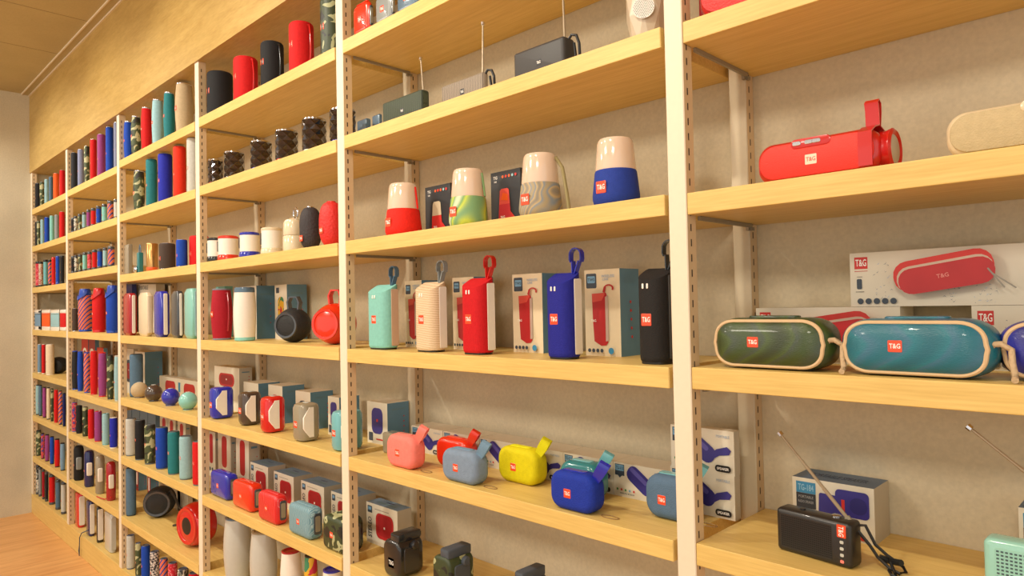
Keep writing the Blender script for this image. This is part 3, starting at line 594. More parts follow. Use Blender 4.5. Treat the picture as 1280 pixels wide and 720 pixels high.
# ------------------------------------------------------------------ product boxes
def pbox(b, k, xl, xm, xr, yt, Yf, desc, draw=None, front=CARD, side=CARDB, top=None, zb=None, H=None, maxd=.1, lab=None, ym=None):
    z = ZS[b][k] if zb is None else zb
    ym = ym or yt + 10
    X1 = onY(xl, ym, Yf).x; X2 = onY(xm, ym, Yf).x
    sh = 0
    if zb is not None: pass
    elif (X1 + X2) / 2 < PX[b] + UW / 2:
        b -= 1; z = ZS[b][k]; sh = min(0, PX[b + 1] - .003 - X2)
    else: sh = max(0, PX[b] + UW + .003 - X1)
    X1 += sh; X2 += sh
    Y2 = onX(xr, ym, X2).y if xr else Yf + .07
    Y2 = min(Y2, WALLY - .002, Yf + maxd); Y2 = max(Y2, Yf + .02)
    if H is None: H = onY(xl, yt, Yf).z - z
    w, d = X2 - X1, Y2 - Yf
    mb = MB(); top = top or front
    mb.add([(-w / 2, -d / 2, 0), (w / 2, -d / 2, 0), (w / 2, -d / 2, H), (-w / 2, -d / 2, H)], [(0, 1, 2, 3)], front)
    mb.add([(-w / 2, d / 2, 0), (w / 2, d / 2, 0), (w / 2, d / 2, H), (-w / 2, d / 2, H)], [(3, 2, 1, 0)], front)
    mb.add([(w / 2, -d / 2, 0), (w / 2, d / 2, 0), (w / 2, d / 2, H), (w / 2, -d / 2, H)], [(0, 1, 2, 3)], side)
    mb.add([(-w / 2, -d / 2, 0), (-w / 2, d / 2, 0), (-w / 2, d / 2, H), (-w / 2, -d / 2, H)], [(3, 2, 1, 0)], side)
    mb.add([(-w / 2, -d / 2, H), (w / 2, -d / 2, H), (w / 2, d / 2, H), (-w / 2, d / 2, H)], [(0, 1, 2, 3)], top)
    mb.add([(-w / 2, -d / 2, 0), (w / 2, -d / 2, 0), (w / 2, d / 2, 0), (-w / 2, d / 2, 0)], [(3, 2, 1, 0)], top)
    if draw: draw(mb, w, d, H)
    o = mb.build('product_box', loc=((X1 + X2) / 2, Yf + d / 2, z), smooth=False)
    tagp(o, lab or (desc + ' ' + where(b, k)), 'box', grp(b, k, 'boxes'))
    return o, X1, X2, Yf, Y2, z + H
PD = plain('print_dark', (58, 70, 84), rough=.45); PLB = plain('print_lightblue', (120, 170, 205), rough=.45); PPB = plain('print_paleblue', (170, 186, 206), rough=.45)
PBL = plain('print_blue', (60, 140, 184), rough=.45); PTE = plain('print_teal', (104, 140, 156), rough=.45); PGR = plain('print_grey', (150, 144, 132), rough=.5); PSIL = plain('print_silver', (196, 170, 156), rough=.4)
PGN = plain('print_green', (80, 150, 80)); PRB = plain('print_red', (206, 50, 44)); PHL = plain('picture_red_light', (224, 84, 72), rough=.45)
PPL = plain('picture_indigo_light', (96, 90, 176), rough=.45); PGY = plain('splash', (130, 134, 140), rough=.5)
def draw_tall(mb, w, d, h):
    f = front_face(mb, w, d, h)
    f.rrect(.2, .87, w * .30, w * .34, .003, PD); f.rrect(.2, .885, w * .22, w * .16, .002, PLB); f.text('TWS', .2, .885, w * .07, DTEXT)
    f.text('WIRELESS', .68, .92, .0055, PPB, maxw=w * .42); f.text('LINK', .62, .885, .005, PPB)
    # speaker picture
    f.poly([(.22, .72), (.62, .73), (.66, .68), (.66, .16), (.6, .125), (.46, .12), (.27, .17), (.24, .4)], PRED)
    f.poly([(.22, .72), (.62, .73), (.5, .64), (.24, .62)], PHL); f.poly([(.6, .68), (.68, .7), (.68, .18), (.6, .17)], PSIL)
    for i in range(12):
        a0, a1 = PI * i / 10 - .6, PI * (i + 1) / 10 - .6; g = lambda a, r: (.72 + r * .13 * cos(a), .78 + r * .045 * sin(a))
        f.poly([g(a0, 1), g(a1, 1), g(a1, .62), g(a0, .62)], PRED)
    f.poly([(.56, .74), (.62, .72), (.66, .79), (.6, .8)], PRED)
    f.text('T&G', .29, .41, .005, WTEXT)
    for i in range(4): f.disc(.16 + .12 * i, .065, w * .045, PD)
    f.disc(.78, .065, w * .075, PBL)
    s = side_face(mb, w, d, h)
    for i in range(6): s.rect(.18, .93 - i * .018, .75, .935 - i * .018, PTE)
    for i in range(5): s.disc(.5, .62 - .1 * i, .003, PRB); s.rect(.3, .57 - .1 * i, .62, .575 - .1 * i, PTE)
def draw_flat(flip=False, pill=True):
    def fn(mb, w, d, h):
        f = front_face(mb, w, d, h)
        f.rect(.03, .62, .20, .95, PD); f.rect(.04, .76, .19, .93, PLB); f.text('TG-513', .115, .845, h * .1, DTEXT, maxw=w * .13)
        f.poly([(.08, .63), (.12, .55), (.16, .63)], PD)
        # picture: tilted round-cornered speaker with loop
        f.rrect(.48, .56, .066, .032, .014, PPUR, -.62); f.rrect(.46, .69, .046, .009, .004, PPL, -.62)
        f.poly([(.60, .38), (.74, .56), (.90, .64), (.96, .56), (.93, .46), (.78, .42), (.64, .28)], PPUR)
        f.text('PORTABLE', .84, .86, h * .06, PPB, maxw=w * .2)
        for i, m_ in enumerate((PGN, PRB, PGN, PLB, PRB)): f.rrect(.08 + i * .075, .22, .0042, .0042, .001, m_)
        f.text('WIRELESS SPEAKER', .26, .12, h * .045, PD, maxw=w * .42)
        if pill: f.rrect(.84, .14, w * .24, h * .15, h * .07, BLK); f.text('SPEAKER', .84, .14, h * .06, WTEXT, maxw=w * .18)
    return fn
def draw_stereo(mb, w, d, h):
    f = front_face(mb, w, d, h)
    f.rrect(.12, .84, w * .15, h * .17, .002, PD); f.rrect(.12, .86, w * .1, h * .08, .001, PLB)
    f.text('STEREO', .12, .4, w * .12, PD, ang=PI / 2, maxw=h * .5)
    f.rrect(.6, .5, w * .56, h * .62, w * .12, PRED); f.rrect(.6, .52, w * .46, h * .5, w * .1, plain('picture_red_dark', (166, 32, 38), rough=.5)); f.rrect(.6, .48, .006, .006, .001, WTEXT)
    f.poly([(.66, .8), (.84, .76), (.88, .7), (.7, .78)], PRED)
    f.rect(.3, .88, .75, .895, PGR)
    t = top_face(mb, w, d, h); t.rect(.2, .3, .8, .5, PTE); t.text('WIRELESS', .5, .65, h * .06, plain('print_navy', (40, 54, 76)), maxw=w * .6)
def draw_cube(pic, pm):
    def fn(mb, w, d, h):
        f = front_face(mb, w, d, h)
        if pic == 'round': f.rrect(.5, .5, w * .62, h * .5, min(w, h) * .24, pm); f.rrect(.5, .5, w * .5, h * .36, min(w, h) * .18, plain('picture_shade', (150, 34, 40))); f.rrect(.5, .52, .008, .006, .001, WTEXT)
        elif pic == 'tallround': f.rrect(.5, .55, w * .55, h * .62, w * .18, pm); f.rrect(.5, .56, .008, .008, .001, PRB); f.rrect(.18, .16, w * .2, h * .2, .002, PD); f.rect(.45, .1, .85, .13, PRB)
        elif pic == 'bar': f.rrect(.5, .62, w * .4, h * .66, w * .15, pm); f.disc(.35, .16, w * .1, PD); f.disc(.65, .16, w * .1, PD)
        elif pic == 'tower': f.rrect(.5, .45, w * .5, h * .66, w * .2, RAINBOW); f.rrect(.25, .9, w * .25, h * .1, .002, PD)
        elif pic == 'black': f.rrect(.45, .4, w * .6, h * .72, w * .25, BLK); f.text('L', .75, .85, h * .1, PD)
        s = side_face(mb, w, d, h); s.rect(.2, .82, .8, .86, PTE)
        for i in range(4): s.disc(.75, .3 + .12 * i, .002, PRB)
    return fn
def draw_dark(pic):
    def fn(mb, w, d, h):
        f = front_face(mb, w, d, h)
        f.text('TG', .16, .9, h * .055, WTEXT); f.text('168', .16, .83, h * .035, WTEXT)
        for i, c_ in enumerate(('orange', 'orangered', 'orange', 'pale', 'red')): f.disc(.42 + .11 * i, .9, w * .035, pt(c_))
        m1 = PHL if pic else plain('picture_cream', (206, 190, 160)); m2 = pt('red')
        f.poly([(.3, .42), (.66, .42), (.63, .66), (.58, .69), (.38, .69), (.33, .66)], m1)
        f.poly([(.27, .12), (.3, .42), (.66, .42), (.7, .12), (.62, .07), (.34, .07)], m2 if not pic else plain('picture_red2', (200, 52, 60)))
        f.poly([(.66, .3), (.9, .12), (.86, .08), (.68, .18)], m2)
        if pic: f.poly([(.36, .5), (.6, .47), (.6, .58), (.44, .62)], pt('orange'))
        f.text('T&G', .42, .2, h * .04, WTEXT)
    return fn
# bay 0-2 boxes
pbox(1, 4, 104, 110, 112, 352, .15, 'white box with red print at back', draw_cube('bar', PRED), H=.225, ym=370)
pbox(1, 4, 111, 117, 119, 352, .15, 'white box with crimson print at back, next to upright', draw_cube('bar', pt('crimson')), H=.225, ym=370)
pbox(1, 4, 120, 127, 133, 352, .15, 'white box with teal side at back', draw_cube('bar', PPUR), H=.225, ym=370)
for i, (a, c_) in enumerate(((102, 'red'), (111, 'crimson'), (120, 'orangered'))):
    pbox(1, 5, a, a + 8, a + 10, 427, .14, ['red and white box behind the blue barrel speaker', 'crimson and white box behind the striped barrel speaker', 'orange red and white box behind the red barrel speaker'][i], draw_cube('round', WTEXT), front=pt(c_), H=.222)
pbox(2, 4, 169, 199, 206, 344, .165, 'white box printed PORTABLE behind the cream faceted speaker', lambda mb, w, d, h: (front_face(mb, w, d, h).text('PORTABLE', .5, (onY(186, 359, .165).z - ZS[1][4]) / h, .02, PD, maxw=w * .92), front_face(mb, w, d, h).rrect(.5, .4, w * .5, h * .4, .01, PRED)), H=.27, side=CARDG)
pbox(2, 4, 154, 165, 166, 355, .13, 'dark navy box behind the dark red faceted speaker', front=pt('navy'), side=pt('navy'))
pbox(2, 5, 155, 167, 168.5, 430, .165, 'white box behind the tall slate speaker', draw_cube('round', PD), H=.228, side=CARDG)
pbox(2, 5, 168.5, 181, 203, 439, .135, 'white box with black speaker picture and teal side', draw_cube('black', BLK), side=CARDB)
pbox(2, 5, 197, 248, 262, 469, .165, 'long white box with two red speaker pictures', lambda mb, w, d, h: [front_face(mb, w, d, h).rrect(u, .5, w * .26, h * .62, h * .28, PRED) for u in (.28, .74)] + [front_face(mb, w, d, h).rect(.48, .3, .53, .8, PBL)], side=CARDG)
for i, a in enumerate((155, 165, 175, 185)):
    pbox(2, 6, a, a + 9.4, a + 10, 503 + i * 4.5, .17, ['leftmost blue box behind the cylinder speakers', 'blue box behind the black cylinder speaker', 'blue box behind the camouflage cylinder speaker', 'blue box left of the white red-printed boxes'][i], front=CARDS, side=CARDS, H=.215, ym=515)
for i, a in enumerate((197, 209.5, 222)):
    pbox(2, 6, a, a + 10, a + 12, 518 + i * 4, .165, ['white red-printed box behind the blue cylinder speaker', 'white red-printed box behind the teal cylinder speaker', 'white red-printed box behind the pale grey cylinder speaker'][i], draw_cube('bar', PRED), side=CARDG)
for i, (a, fm_, sm_) in enumerate(((169.5, pt('crimson'), CARDB), (184.5, pt('crimson'), CARDB))):
    pbox(2, 7, a, a + 3.5, a + 14, 588 + 7 * i, .18, ['crimson-fronted box with teal side beside the tall slate cylinder', 'crimson-fronted box with teal side behind the black round speaker'][i], draw_cube('bar', WTEXT), front=fm_, side=sm_)
for i, a in enumerate((206, 222)):
    pbox(2, 7, a, a + 13, a + 16, 600 + 9 * i, .205, ['white box behind the black round speaker', 'pale grey box behind the red round speaker'][i], front=[CARD, CARDG][i], side=CARDG)

# ------------------------------------------------------------------ bay 3
for a in ((257.5, 290.5, 87.5, 138, 'black', 'black cylinder speaker', None), (291.5, 322.5, 68.5, 122, 'red', 'red cylinder speaker left of the black strapped one', 'red'), (325.5, 355, 49.5, 103, 'black', 'black cylinder speaker with wrist strap', 'black'), (361, 392.5, 24.5, 84, 'red', 'bright red cylinder speaker with strap', 'red')):
    cylinder(3, 1, a[0], a[1], a[2], a[3], fb(a[4]), a[5], style='can', cap=gl(a[4]), tag=.55, loop=gl(a[6]) if a[6] else None)
cylinder(3, 1, 400, 430, -6, 62, CAMOG, 'camouflage cylinder speaker', cap=BLK, tag=.5)
def diamond(b, k, xl, xr, yt, yb, light, desc):
    X, Y, R, H, z = fit_round(b, k, xl, xr, yt, yb)
    t = thing('faceted_speaker', desc + ' ' + where(b, k), 'speaker', (X, Y, z), grp(b, k))
    n, m_ = 14, 6; mb = MB(); vs = []; fs = []
    h0, h1 = H * .1, H * .93
    for j in range(m_ + 1):
        for i in range(n):
            rr_ = R * (1.0 if (i + j) % 2 == 0 else .86); a = 2 * PI * i / n
            vs.append((rr_ * cos(a), rr_ * sin(a), h0 + (h1 - h0) * j / m_))
    for j in range(m_):
        for i in range(n):
            a, b_, c_, d_ = j * n + i, j * n + (i + 1) % n, (j + 1) * n + (i + 1) % n, (j + 1) * n + i
            fs += [(a, b_, c_), (a, c_, d_)] if (i + j) % 2 == 0 else [(a, b_, d_), (b_, c_, d_)]
    mb.add(vs, fs, DIAMOND); mb.build('faceted_shell', t, smooth=False)
    mb = MB(); mb.lathe([(R * .8, H * .9), (R * .97, H * .94), (R * .95, H * .985), (R * .85, H), (R * .7, H - .004)], CHROME); mb.build('top_rim', t)
    mb = MB(); mb.lathe([(R * .82, 0), (R * .9, .003), (R * .9, H * .1), (R * .8, H * .12)], light); mb.build('base_light', t)
for i, a in enumerate(((259.5, 279.5, 198, 228, gl('red'), 'glossy diamond-faceted speaker with red base'), (279.5, 306, 188, 221, CHROME, 'glossy dark diamond-faceted speaker, second from left'), (312.5, 340.5, 174.5, 210, gl('royal'), 'glossy diamond-faceted speaker with blue base, third from left'),
        (343.5, 373, 160.5, 198, gl('orangered'), 'glossy diamond-faceted speaker with orange red base'), (377, 408.5, 145.5, 186.5, WHT, 'glossy diamond-faceted speaker with white base'), (411.5, 445, 133, 175, gl('royal'), 'glossy diamond-faceted speaker with blue base behind the upright'))):
    diamond(3, 2, *a)
t, w, d, H = squarish(3, 2, 446, 458, 464, 151, 165, gl('slate'), 'small slate block speaker at right end', Yf=.12)
t, w, d, H = squarish(3, 2, 465, 474, 478, 144.5, 160, gl('slate'), 'small blue block speaker with badge at right end', Yf=.15, tag=True)
# white cans with coloured rims
def rimcan(b, k, xl, xr, yt, yb, rim, desc, body=WHT):
    X, Y, R, H, z = fit_round(b, k, xl, xr, yt, yb)
    t = thing('rimmed_speaker', desc + ' ' + where(b, k), 'speaker', (X, Y, z), grp(b, k))
    mb = MB(); mb.lathe([(R * .93, H * .2), (R * .93, H * .9)], body); mb.build('body', t)
    mb = MB(); mb.lathe([(R * .9, 0), (R, .004), (R, H * .16), (R * .93, H * .24)], rim); mb.build('base_rim', t)
    mb = MB(); mb.lathe([(R * .93, H * .88), (R * .97, H * .91), (R * .95, H * .97), (R * .8, H), (R * .7, H - .003)], rim); mb.build('top_rim', t)
    mb = MB(); mb.rprism(rr, (R * .28, H * .42), .002, .003, .001, DTEXT, 'y', (-R * .35, -R * .82, H * .58), n=2, k=1); mb.build('side_print', t)
for a in ((252, 273.5, 298, 325.5, gl('black'), 'white can speaker with black rims'), (271.5, 299, 294, 323.5, gl('orangered'), 'white can speaker with red rims'), (298.5, 325.5, 289.5, 320, gl('royal'), 'white can speaker with blue rims'), (325.5, 353.5, 283.5, 315.5, gl('cream'), 'white can speaker with cream rims')):
    rimcan(3, 3, *a)
X, Y, R, H, z = fit_round(3, 3, 353.5, 380, 271, 311)
t = thing('tiered_speaker', 'cream two-tier speaker with ring handle ' + where(3, 3), 'speaker', (X, Y, z), grp(3, 3))
mb = MB(); mb.lathe([(R * .95, 0), (R, .004), (R, H * .44), (R * .95, H * .46)], gl('cream')); mb.build('lower_tier', t)
mb = MB(); mb.lathe([(R * .93, H * .47), (R * .97, H * .5), (R * .95, H * .84), (R * .8, H * .93), (R * .4, H * .97), (R * .2, H)], gl('cream')); mb.build('upper_tier', t)
mb = MB(); mb.tube([(R * .5 + R * .42 * cos(a), 0, H * 1.12 + R * .55 * sin(a)) for a in [2 * PI * i / 16 for i in range(16)]], .0022, CHROME, closed=True); mb.build('ring_handle', t)
cylinder(3, 3, 374, 402, 257.5, 307, plain('woven_black', (52, 46, 48), rough=.7, bump=1, bscale=160), 'black woven oval speaker', style='pill', cap=CHROME, tag=.25)
cylinder(3, 3, 398.5, 430, 250.5, 305, plain('woven_red', (216, 42, 38), rough=.6, bump=1, bscale=160), 'bright red woven oval speaker', style='pill', cap=gl('red'), tag=.35)
facet(3, 4, 256, 259, 264, 360, 423, gl('mint'), 'pale green faceted speaker beside the left upright', stripe=gl('pale'), Yf=.05)
cylinder(3, 4, 263.5, 291, 360.5, 425, fb('crimson'), 'dark red barrel speaker with cord', style='barrel', cap=plain('cap_lilac', (120, 124, 140)), loop=gl('crimson'), tag=.5)
X, Y, R, H, z = fit_round(3, 4, 291, 320.5, 358.5, 427)
t = thing('lamp_speaker', 'white barrel lamp speaker with mint base and blue rim ' + where(3, 4), 'speaker', (X, Y, z), grp(3, 4))
mb = MB(); mb.lathe([(R * (.88 + .1 * sin(PI * i / 10)), H * (.06 + .84 * i / 10)) for i in range(11)], WHT); mb.build('body', t)
mb = MB(); mb.lathe([(R * .8, 0), (R * .9, .003), (R * .89, H * .07)], gl('mint')); mb.build('base', t)
mb = MB(); mb.lathe([(R * .88, H * .9), (R * .9, H * .93), (R * .85, H * .99), (R * .7, H), (R * .6, H - .004)], gl('slate')); mb.build('top_rim', t)
pbox(3, 4, 300, 320.5, 343.5, 358.5, .13, 'white box with blue side behind the white lamp speaker', draw_cube('tower', RAINBOW))
pbox(3, 4, 343.5, 358.5, 383.5, 356.5, .155, 'box with rainbow tower picture and blue side', draw_cube('tower', RAINBOW))
pbox(3, 4, 270, 281, 291, 358.5, .15, 'pale green box behind the dark red barrel speaker', front=pt('mint'), side=pt('mint'))
def handball(b, k, cx, cy, rpx, mt, fm, desc, Y, L, rz, handle_ang):
    t, R = drum(b, k, cx, cy, rpx, mt, fm, desc, Y, L, rz, strap=False, fr=.78, rad=mt)
    mb = MB(); mb.ribbon([(-.012, .0, R * 1.85), (-.016, -.0, R * 2.35), (-.008, 0, R * 2.62), (.016, 0, R * 2.62), (.024, 0, R * 2.3), (.02, 0, R * 1.85)], .02, .005, fm, wdir=(0, 1, 0)); mb.build('handle', t)
    return t
handball(3, 4, 367, 409, 20.5, MESHBLK, gl('gunmetal'), 'black drum speaker with carry handle', .08, .085, .5, 0)
handball(3, 4, 419, 407, 25, gl('orangered'), gl('orangered'), 'bright red drum speaker with carry handle', .08, .10, .45, 0)
# S5: glossy block speakers with white trapezoid end panel
def trap(b, k, xl, xm, xr, yt, yb, mt, desc, Yf=None, lx=None):
    X, Y, w, d, H, z = fit_box(b, k, xl, xm, xr, yt, yb, Yf, maxd=.1)
    t = thing('glossy_speaker', desc + ' ' + where(b, k), 'speaker', (X, Y, z), grp(b, k))
    mb = MB(); mb.rprism(rr, (w, d), min(w, d) * .32, H, H * .13, mt, 'z', n=3, k=2); mb.build('body', t)
    mb = MB(); x = w / 2 + .0015; e = .0035
    pts = [(-.40, .64), (-.40, .36), (-.12, .12), (.10, .12), (.10, .90), (-.12, .90)]
    a_ = [(x, u * d, v * H) for u, v in pts]; b_ = [(x - e, u * d * 1.05, v * H) for u, v in pts]
    mb.loft([b_, a_], WHT); mb.build('side_panel', t)
    badge(t, min(.02, w * .35), (-w * .05, -d / 2 - .0002, H * .45))
    mb = MB(); mb.rprism(rr, (w * .4, .012), .005, .003, .001, gl('silver'), 'z', (0, 0, H - .0015), n=2, k=1); mb.build('button_strip', t)
for a in ((259.5, 268, 294, 484, 523, gl('royal'), 'blue glossy block speaker with white side panel'), (295.5, 305, 329, 490, 531, gl('brown'), 'dark brown glossy block speaker with white side panel'), (322.5, 334, 359, 495.5, 540, gl('red'), 'red glossy block speaker with white side panel'),
          (363, 377, 402, 503.5, 552, gl('stone'), 'stone grey glossy block speaker with white side panel'), (411.5, 424, 456, 513, 564, gl('cyan'), 'cyan glossy block speaker behind the upright')):
    trap(3, 5, *a)
o_, X1, X2, Y1, Y2, zt = pbox(2, 5, 262, 299, 316, 487, .15, 'white box under another behind the blue block speaker', draw_cube('round', PRED), side=CARDG)
pbox(2, 5, 268, 299, 315, 457, .15, 'white box with red speaker picture, atop another', draw_cube('round', PRED), side=CARDG, zb=zt)
for i, a in enumerate(((304.5, 323, 352, 477, 'round', pt('royal'), 'blue-pictured teal-sided box behind the brown speaker'), (335.5, 353, 382, 480.5, 'round', PRED, 'red-pictured teal-sided box behind the red speaker'),
        (369.5, 388, 420, 488, 'round', PD, 'box with teal side behind the stone grey block speaker'), (410, 424, 464, 495, 'tallround', PPUR, 'indigo-pictured box half behind the front upright'), (459, 484, 511, 501, 'tallround', PPUR, 'indigo-pictured white box at the right end'))):
    pbox(3, 5, a[0], a[1], a[2], a[3], .13 if i < 4 else .14, a[6], draw_cube(a[4], a[5]), maxd=(.08, .08, .08, .07, .12)[i])
# S6
for i, a in enumerate(((259, 269, 274, 538), (275, 291, 294, 541), (295, 311, 324, 545))):
    pbox(3, 6, a[0], a[1], a[2], a[3], .12, ['leftmost tall white box with red bar picture', 'middle tall white box with red bar picture', 'rightmost tall white box with red bar picture'][i], draw_cube('bar', PRED), side=CARDG, maxd=.08)
for i, a in enumerate(((313, 335, 357, 577), (342.5, 367, 391, 588.5), (376.5, 405, 428, 600), (414, 441, 470, 613.5), (458, 496.5, 514, 626.5))):
    pbox(3, 6, a[0], a[1], a[2], a[3], .12, ['white STEREO box with red speaker picture, first from left', 'white STEREO box with red speaker picture, second from left', 'white STEREO box with red speaker picture, third from left', 'white STEREO box half hidden by the front upright', 'white STEREO box right of the front upright'][i], draw_stereo, side=CARDG, top=CARDS, maxd=.115)
def brick(b, k, xl, xm, xr, yt, yb, mt, desc, Yf=None):
    X, Y, w, d, H, z = fit_box(b, k, xl, xm, xr, yt, yb, Yf, maxd=.075)
    t = thing('brick_speaker', desc + ' ' + where(b, k), 'speaker', (X, Y, z), grp(b, k))
    mb = MB(); mb.rprism(rr, (w, H), H * .2, d, H * .14, mt, 'y', (0, d / 2, H / 2), n=4, k=3); mb.build('body', t)
    mb = MB(); mb.rprism(rr, (d * .52, H * .66), .006, .004, .001, gl('gunmetal'), 'x', (w / 2 - .0025, d * .05, H / 2), n=3, k=1)
    mb.rprism(rr, (d * .36, H * .5), .004, .002, .0005, gl('stone'), 'x', (w / 2 - .0002, d * .05, H / 2), n=3, k=1); mb.build('port_cover', t)
    mb = MB(); mb.rprism(rr, (w * .7, .010), .004, .003, .001, mt, 'z', (0, 0, H - .001), n=2, k=1); mb.build('button_strip', t)
    badge(t, .016, (-w * .03, -d / 2 - .0004, H * .48)); return t, w, d, H
for a in ((262, 283, 299, 587, 618, gl('royal'), 'blue brick speaker'), (289.5, 313, 330, 598.5, 632, gl('orangered'), 'orange red brick speaker'), (321.5, 345, 361, 612.5, 648, REDSWIRL, 'red swirl-patterned brick speaker'), (359.5, 387, 405, 627, 665, BLUSWIRL, 'pale blue speckled brick speaker'), (402, 428, 456, 642, 684, CAMOG, 'green camouflage brick speaker behind the upright')):
    brick(3, 6, *a)
# S7
for a in ((279, 315, 641, 735, gl('silver'), 'tall white grey glossy speaker', gl('slate')), (312, 347, 658, 750, gl('silver'), 'tall beige grey glossy speaker', gl('stone')), (350, 378, 683, 770, WHT, 'tall white speaker with red top', gl('crimson')), (380, 398, 690, 785, RAINBOW, 'multicoloured cylinder speaker', BLK), (402, 430, 706, 800, WHT, 'white speaker with navy top', gl('royal'))):
    cylinder(3, 7, a[0], a[1], a[2], a[3], a[4], a[5], style='barrel', cap=a[6], tag=False)

# ------------------------------------------------------------------ bay 4
# S1: small block speakers cut off by the frame top
t, w, d, H = brick(4, 1, 440, 460, 468, 9, 40, gl('orangered'), 'orange red block speaker', Yf=.01)
t, w, d, H = brick(4, 1, 468, 488, 495, -3, 27, gl('grey'), 'grey block speaker', Yf=.01)
t, w, d, H = brick(4, 1, 495, 520, 529, -16, 13, gl('slate'), 'slate blue block speaker', Yf=.01)
t, w, d, H = brick(4, 1, 529, 556, 566, -34, -4, gl('mint'), 'mint block speaker', Yf=.01)
ANTM = plain('antenna_steel', (168, 152, 128), rough=.35, metal=.5)
def antenna(t, p, q, r=.0027):
    p, q = Vector(p), Vector(q); mb = MB(); m1 = p.lerp(q, .35); m2 = p.lerp(q, .68)
    mb.tube([p, m1], r, ANTM); mb.tube([m1, m2], r * .85, ANTM); mb.tube([m2, q], r * .7, ANTM)
    dv = (q - p).normalized(); mb.tube([q - dv * .002, q + dv * .004], r * 1.5, CHROME); mb.tube([p - dv * .003, p + dv * .004], r * 1.7, STEEL); mb.build('antenna', t)
def radio(b, k, X, Y, w, d, H, mt, desc, ant=None, strap=None, grille=None, tagx=0, tilt=0, cat='radio', vertical_tag=False, name='portable_radio', rz=0):
    z = ZS[b][k]
    t = thing(name, desc + ' ' + where(b, k), cat, (X, Y, z), grp(b, k, 'radios'), rz)
    mb = MB(); mb.rprism(rr, (w, H), H * .1, d, .007, mt, 'y', (0, d / 2, H / 2), n=4, k=3); mb.build('body', t)
    if grille:
        nx, nz, u0, u1 = grille; mb = MB(); mb.rprism(rr, ((u1 - u0) * w, H * .78), H * .06, .0012, .0004, mt, 'y', ((u0 + u1) / 2 * w, -d / 2 + .0008, H / 2), n=3, k=1)
        for i in range(nx):
            for j in range(nz):
                cx = (u0 + (u1 - u0) * (i + .8) / (nx + .6)) * w; cz = H * (.14 + .72 * (j + .5) / nz); s = (u1 - u0) * w / nx * .30; s2 = H * .72 / nz * .24
                mb.poly([(cx - s, -d / 2 - .0008, cz - s2), (cx + s, -d / 2 - .0008, cz - s2), (cx + s, -d / 2 - .0008, cz + s2), (cx - s, -d / 2 - .0008, cz + s2)], plain('grille_hole', (8, 8, 9), rough=.9) if mt is not MINTM else plain('grille_hole_grey', (70, 90, 92), rough=.9))
        mb.build('speaker_grille', t)
    if ant: antenna(t, *ant)
    if strap == 'loop':
        mb = MB(); mb.tube([(w / 2 - .004, 0, H - .006), (w / 2 + .004, .002, H + .004), (w / 2 + .014, .004, H + .001), (w / 2 + .019, .006, H * .75), (w / 2 + .02, .006, H * .35), (w / 2 + .014, .006, .01), (w / 2 + .01, .006, H * .4), (w / 2 + .008, .004, H * .8)], .0028, BLK); mb.build('strap', t)
    return t
MINTM = gloss('mint_shell', (150, 206, 192))
GREYM = ramp_mat('grey_brown_ridges', [(120, 108, 96), (156, 142, 126)], [0, .5], kind='wave', scale=60, rough=.6)
GRNM = ramp_mat('dark_green_ridges', [(48, 58, 44), (66, 76, 58)], [0, .5], kind='wave', scale=60, rough=.6)
def rad4(xl, xm, xr, yt, ax, ay, mt, desc, strap=None):
    X, Y, w, d, H, z = fit_box(4, 2, xl, xm, xr, yt, None, .03, maxd=.06)
    p = onY(ax, ay, Y + .01)
    t = radio(4, 2, X, Y, w, d, H, mt, desc, ant=((w / 2 - .02, .01, H), (p.x - X, .01, p.z - z)), strap=strap)
    badge(t, .013, (w * .02, -d / 2 - .0003, H * .42), me=BADGEK); return t
t = rad4(477.5, 527, 538, 129, 526, 74, GRNM, 'dark green radio')
t = rad4(551, 604, 612, 108, 603.5, 30, GREYM, 'grey brown ribbed radio', 'loop')
t = rad4(641.5, 705, 720, 67, 703, -22, plain('charcoal', (58, 56, 56), rough=.5), 'charcoal radio', 'loop')
# faceted white speaker with perforated grille
X, Y, R, H, z = fit_round(4, 2, 782, 834, -52, 40, .03)
t = thing('geometric_speaker', 'beige faceted speaker with round perforated grille ' + where(4, 2), 'speaker', (X, Y, z), grp(4, 2))
mb = MB(); n = 8
rings = [[(s * R * cos(2 * PI * (i + o) / n), s * R * sin(2 * PI * (i + o) / n), zz * H) for i in range(n)] for s, zz, o in ((.72, 0, .0), (1.0, .36, .5), (1.0, .66, 1.0), (.62, 1.0, 1.5))]
for k_ in range(3):
    lo, hi = rings[k_], rings[k_ + 1]; vs = lo + hi; fs = []
    for i in range(n): fs.append((i, (i + 1) % n, n + i)); fs.append(((i + 1) % n, n + (i + 1) % n, n + i))
    mb.add(vs, fs, gl('silver') if False else plain('shell_beige', (206, 190, 168), rough=.3, coat=.4))
mb.poly(rings[0][::-1], MATS['shell_beige']); mb.poly(rings[3], MATS['shell_beige']); mb.build('faceted_shell', t, smooth=False)
gd = Vector((.42, -.9, .0)).normalized(); gu = Vector((0, 0, 1)); gr = gd.cross(gu) * -1
mb = MB(); c0 = gd * R * .93 + Vector((0, 0, H * .40)); mb.poly([tuple(c0 + gr * x + gu * y + gd * .004) for x, y in circ(R * .52, 24)], plain('grille_silver', (200, 194, 186), rough=.35, metal=.4))
for i in range(-6, 7):
    for j in range(-6, 7):
        x = (i + .5 * (j % 2)) * R * .085; y = j * R * .078
        if x * x + y * y < (R * .48) ** 2: mb.poly([tuple(c0 + gr * (x + u) + gu * (y + v) + gd * .0045) for u, v in circ(R * .024, 6)], SLOT)
mb.build('round_grille', t)

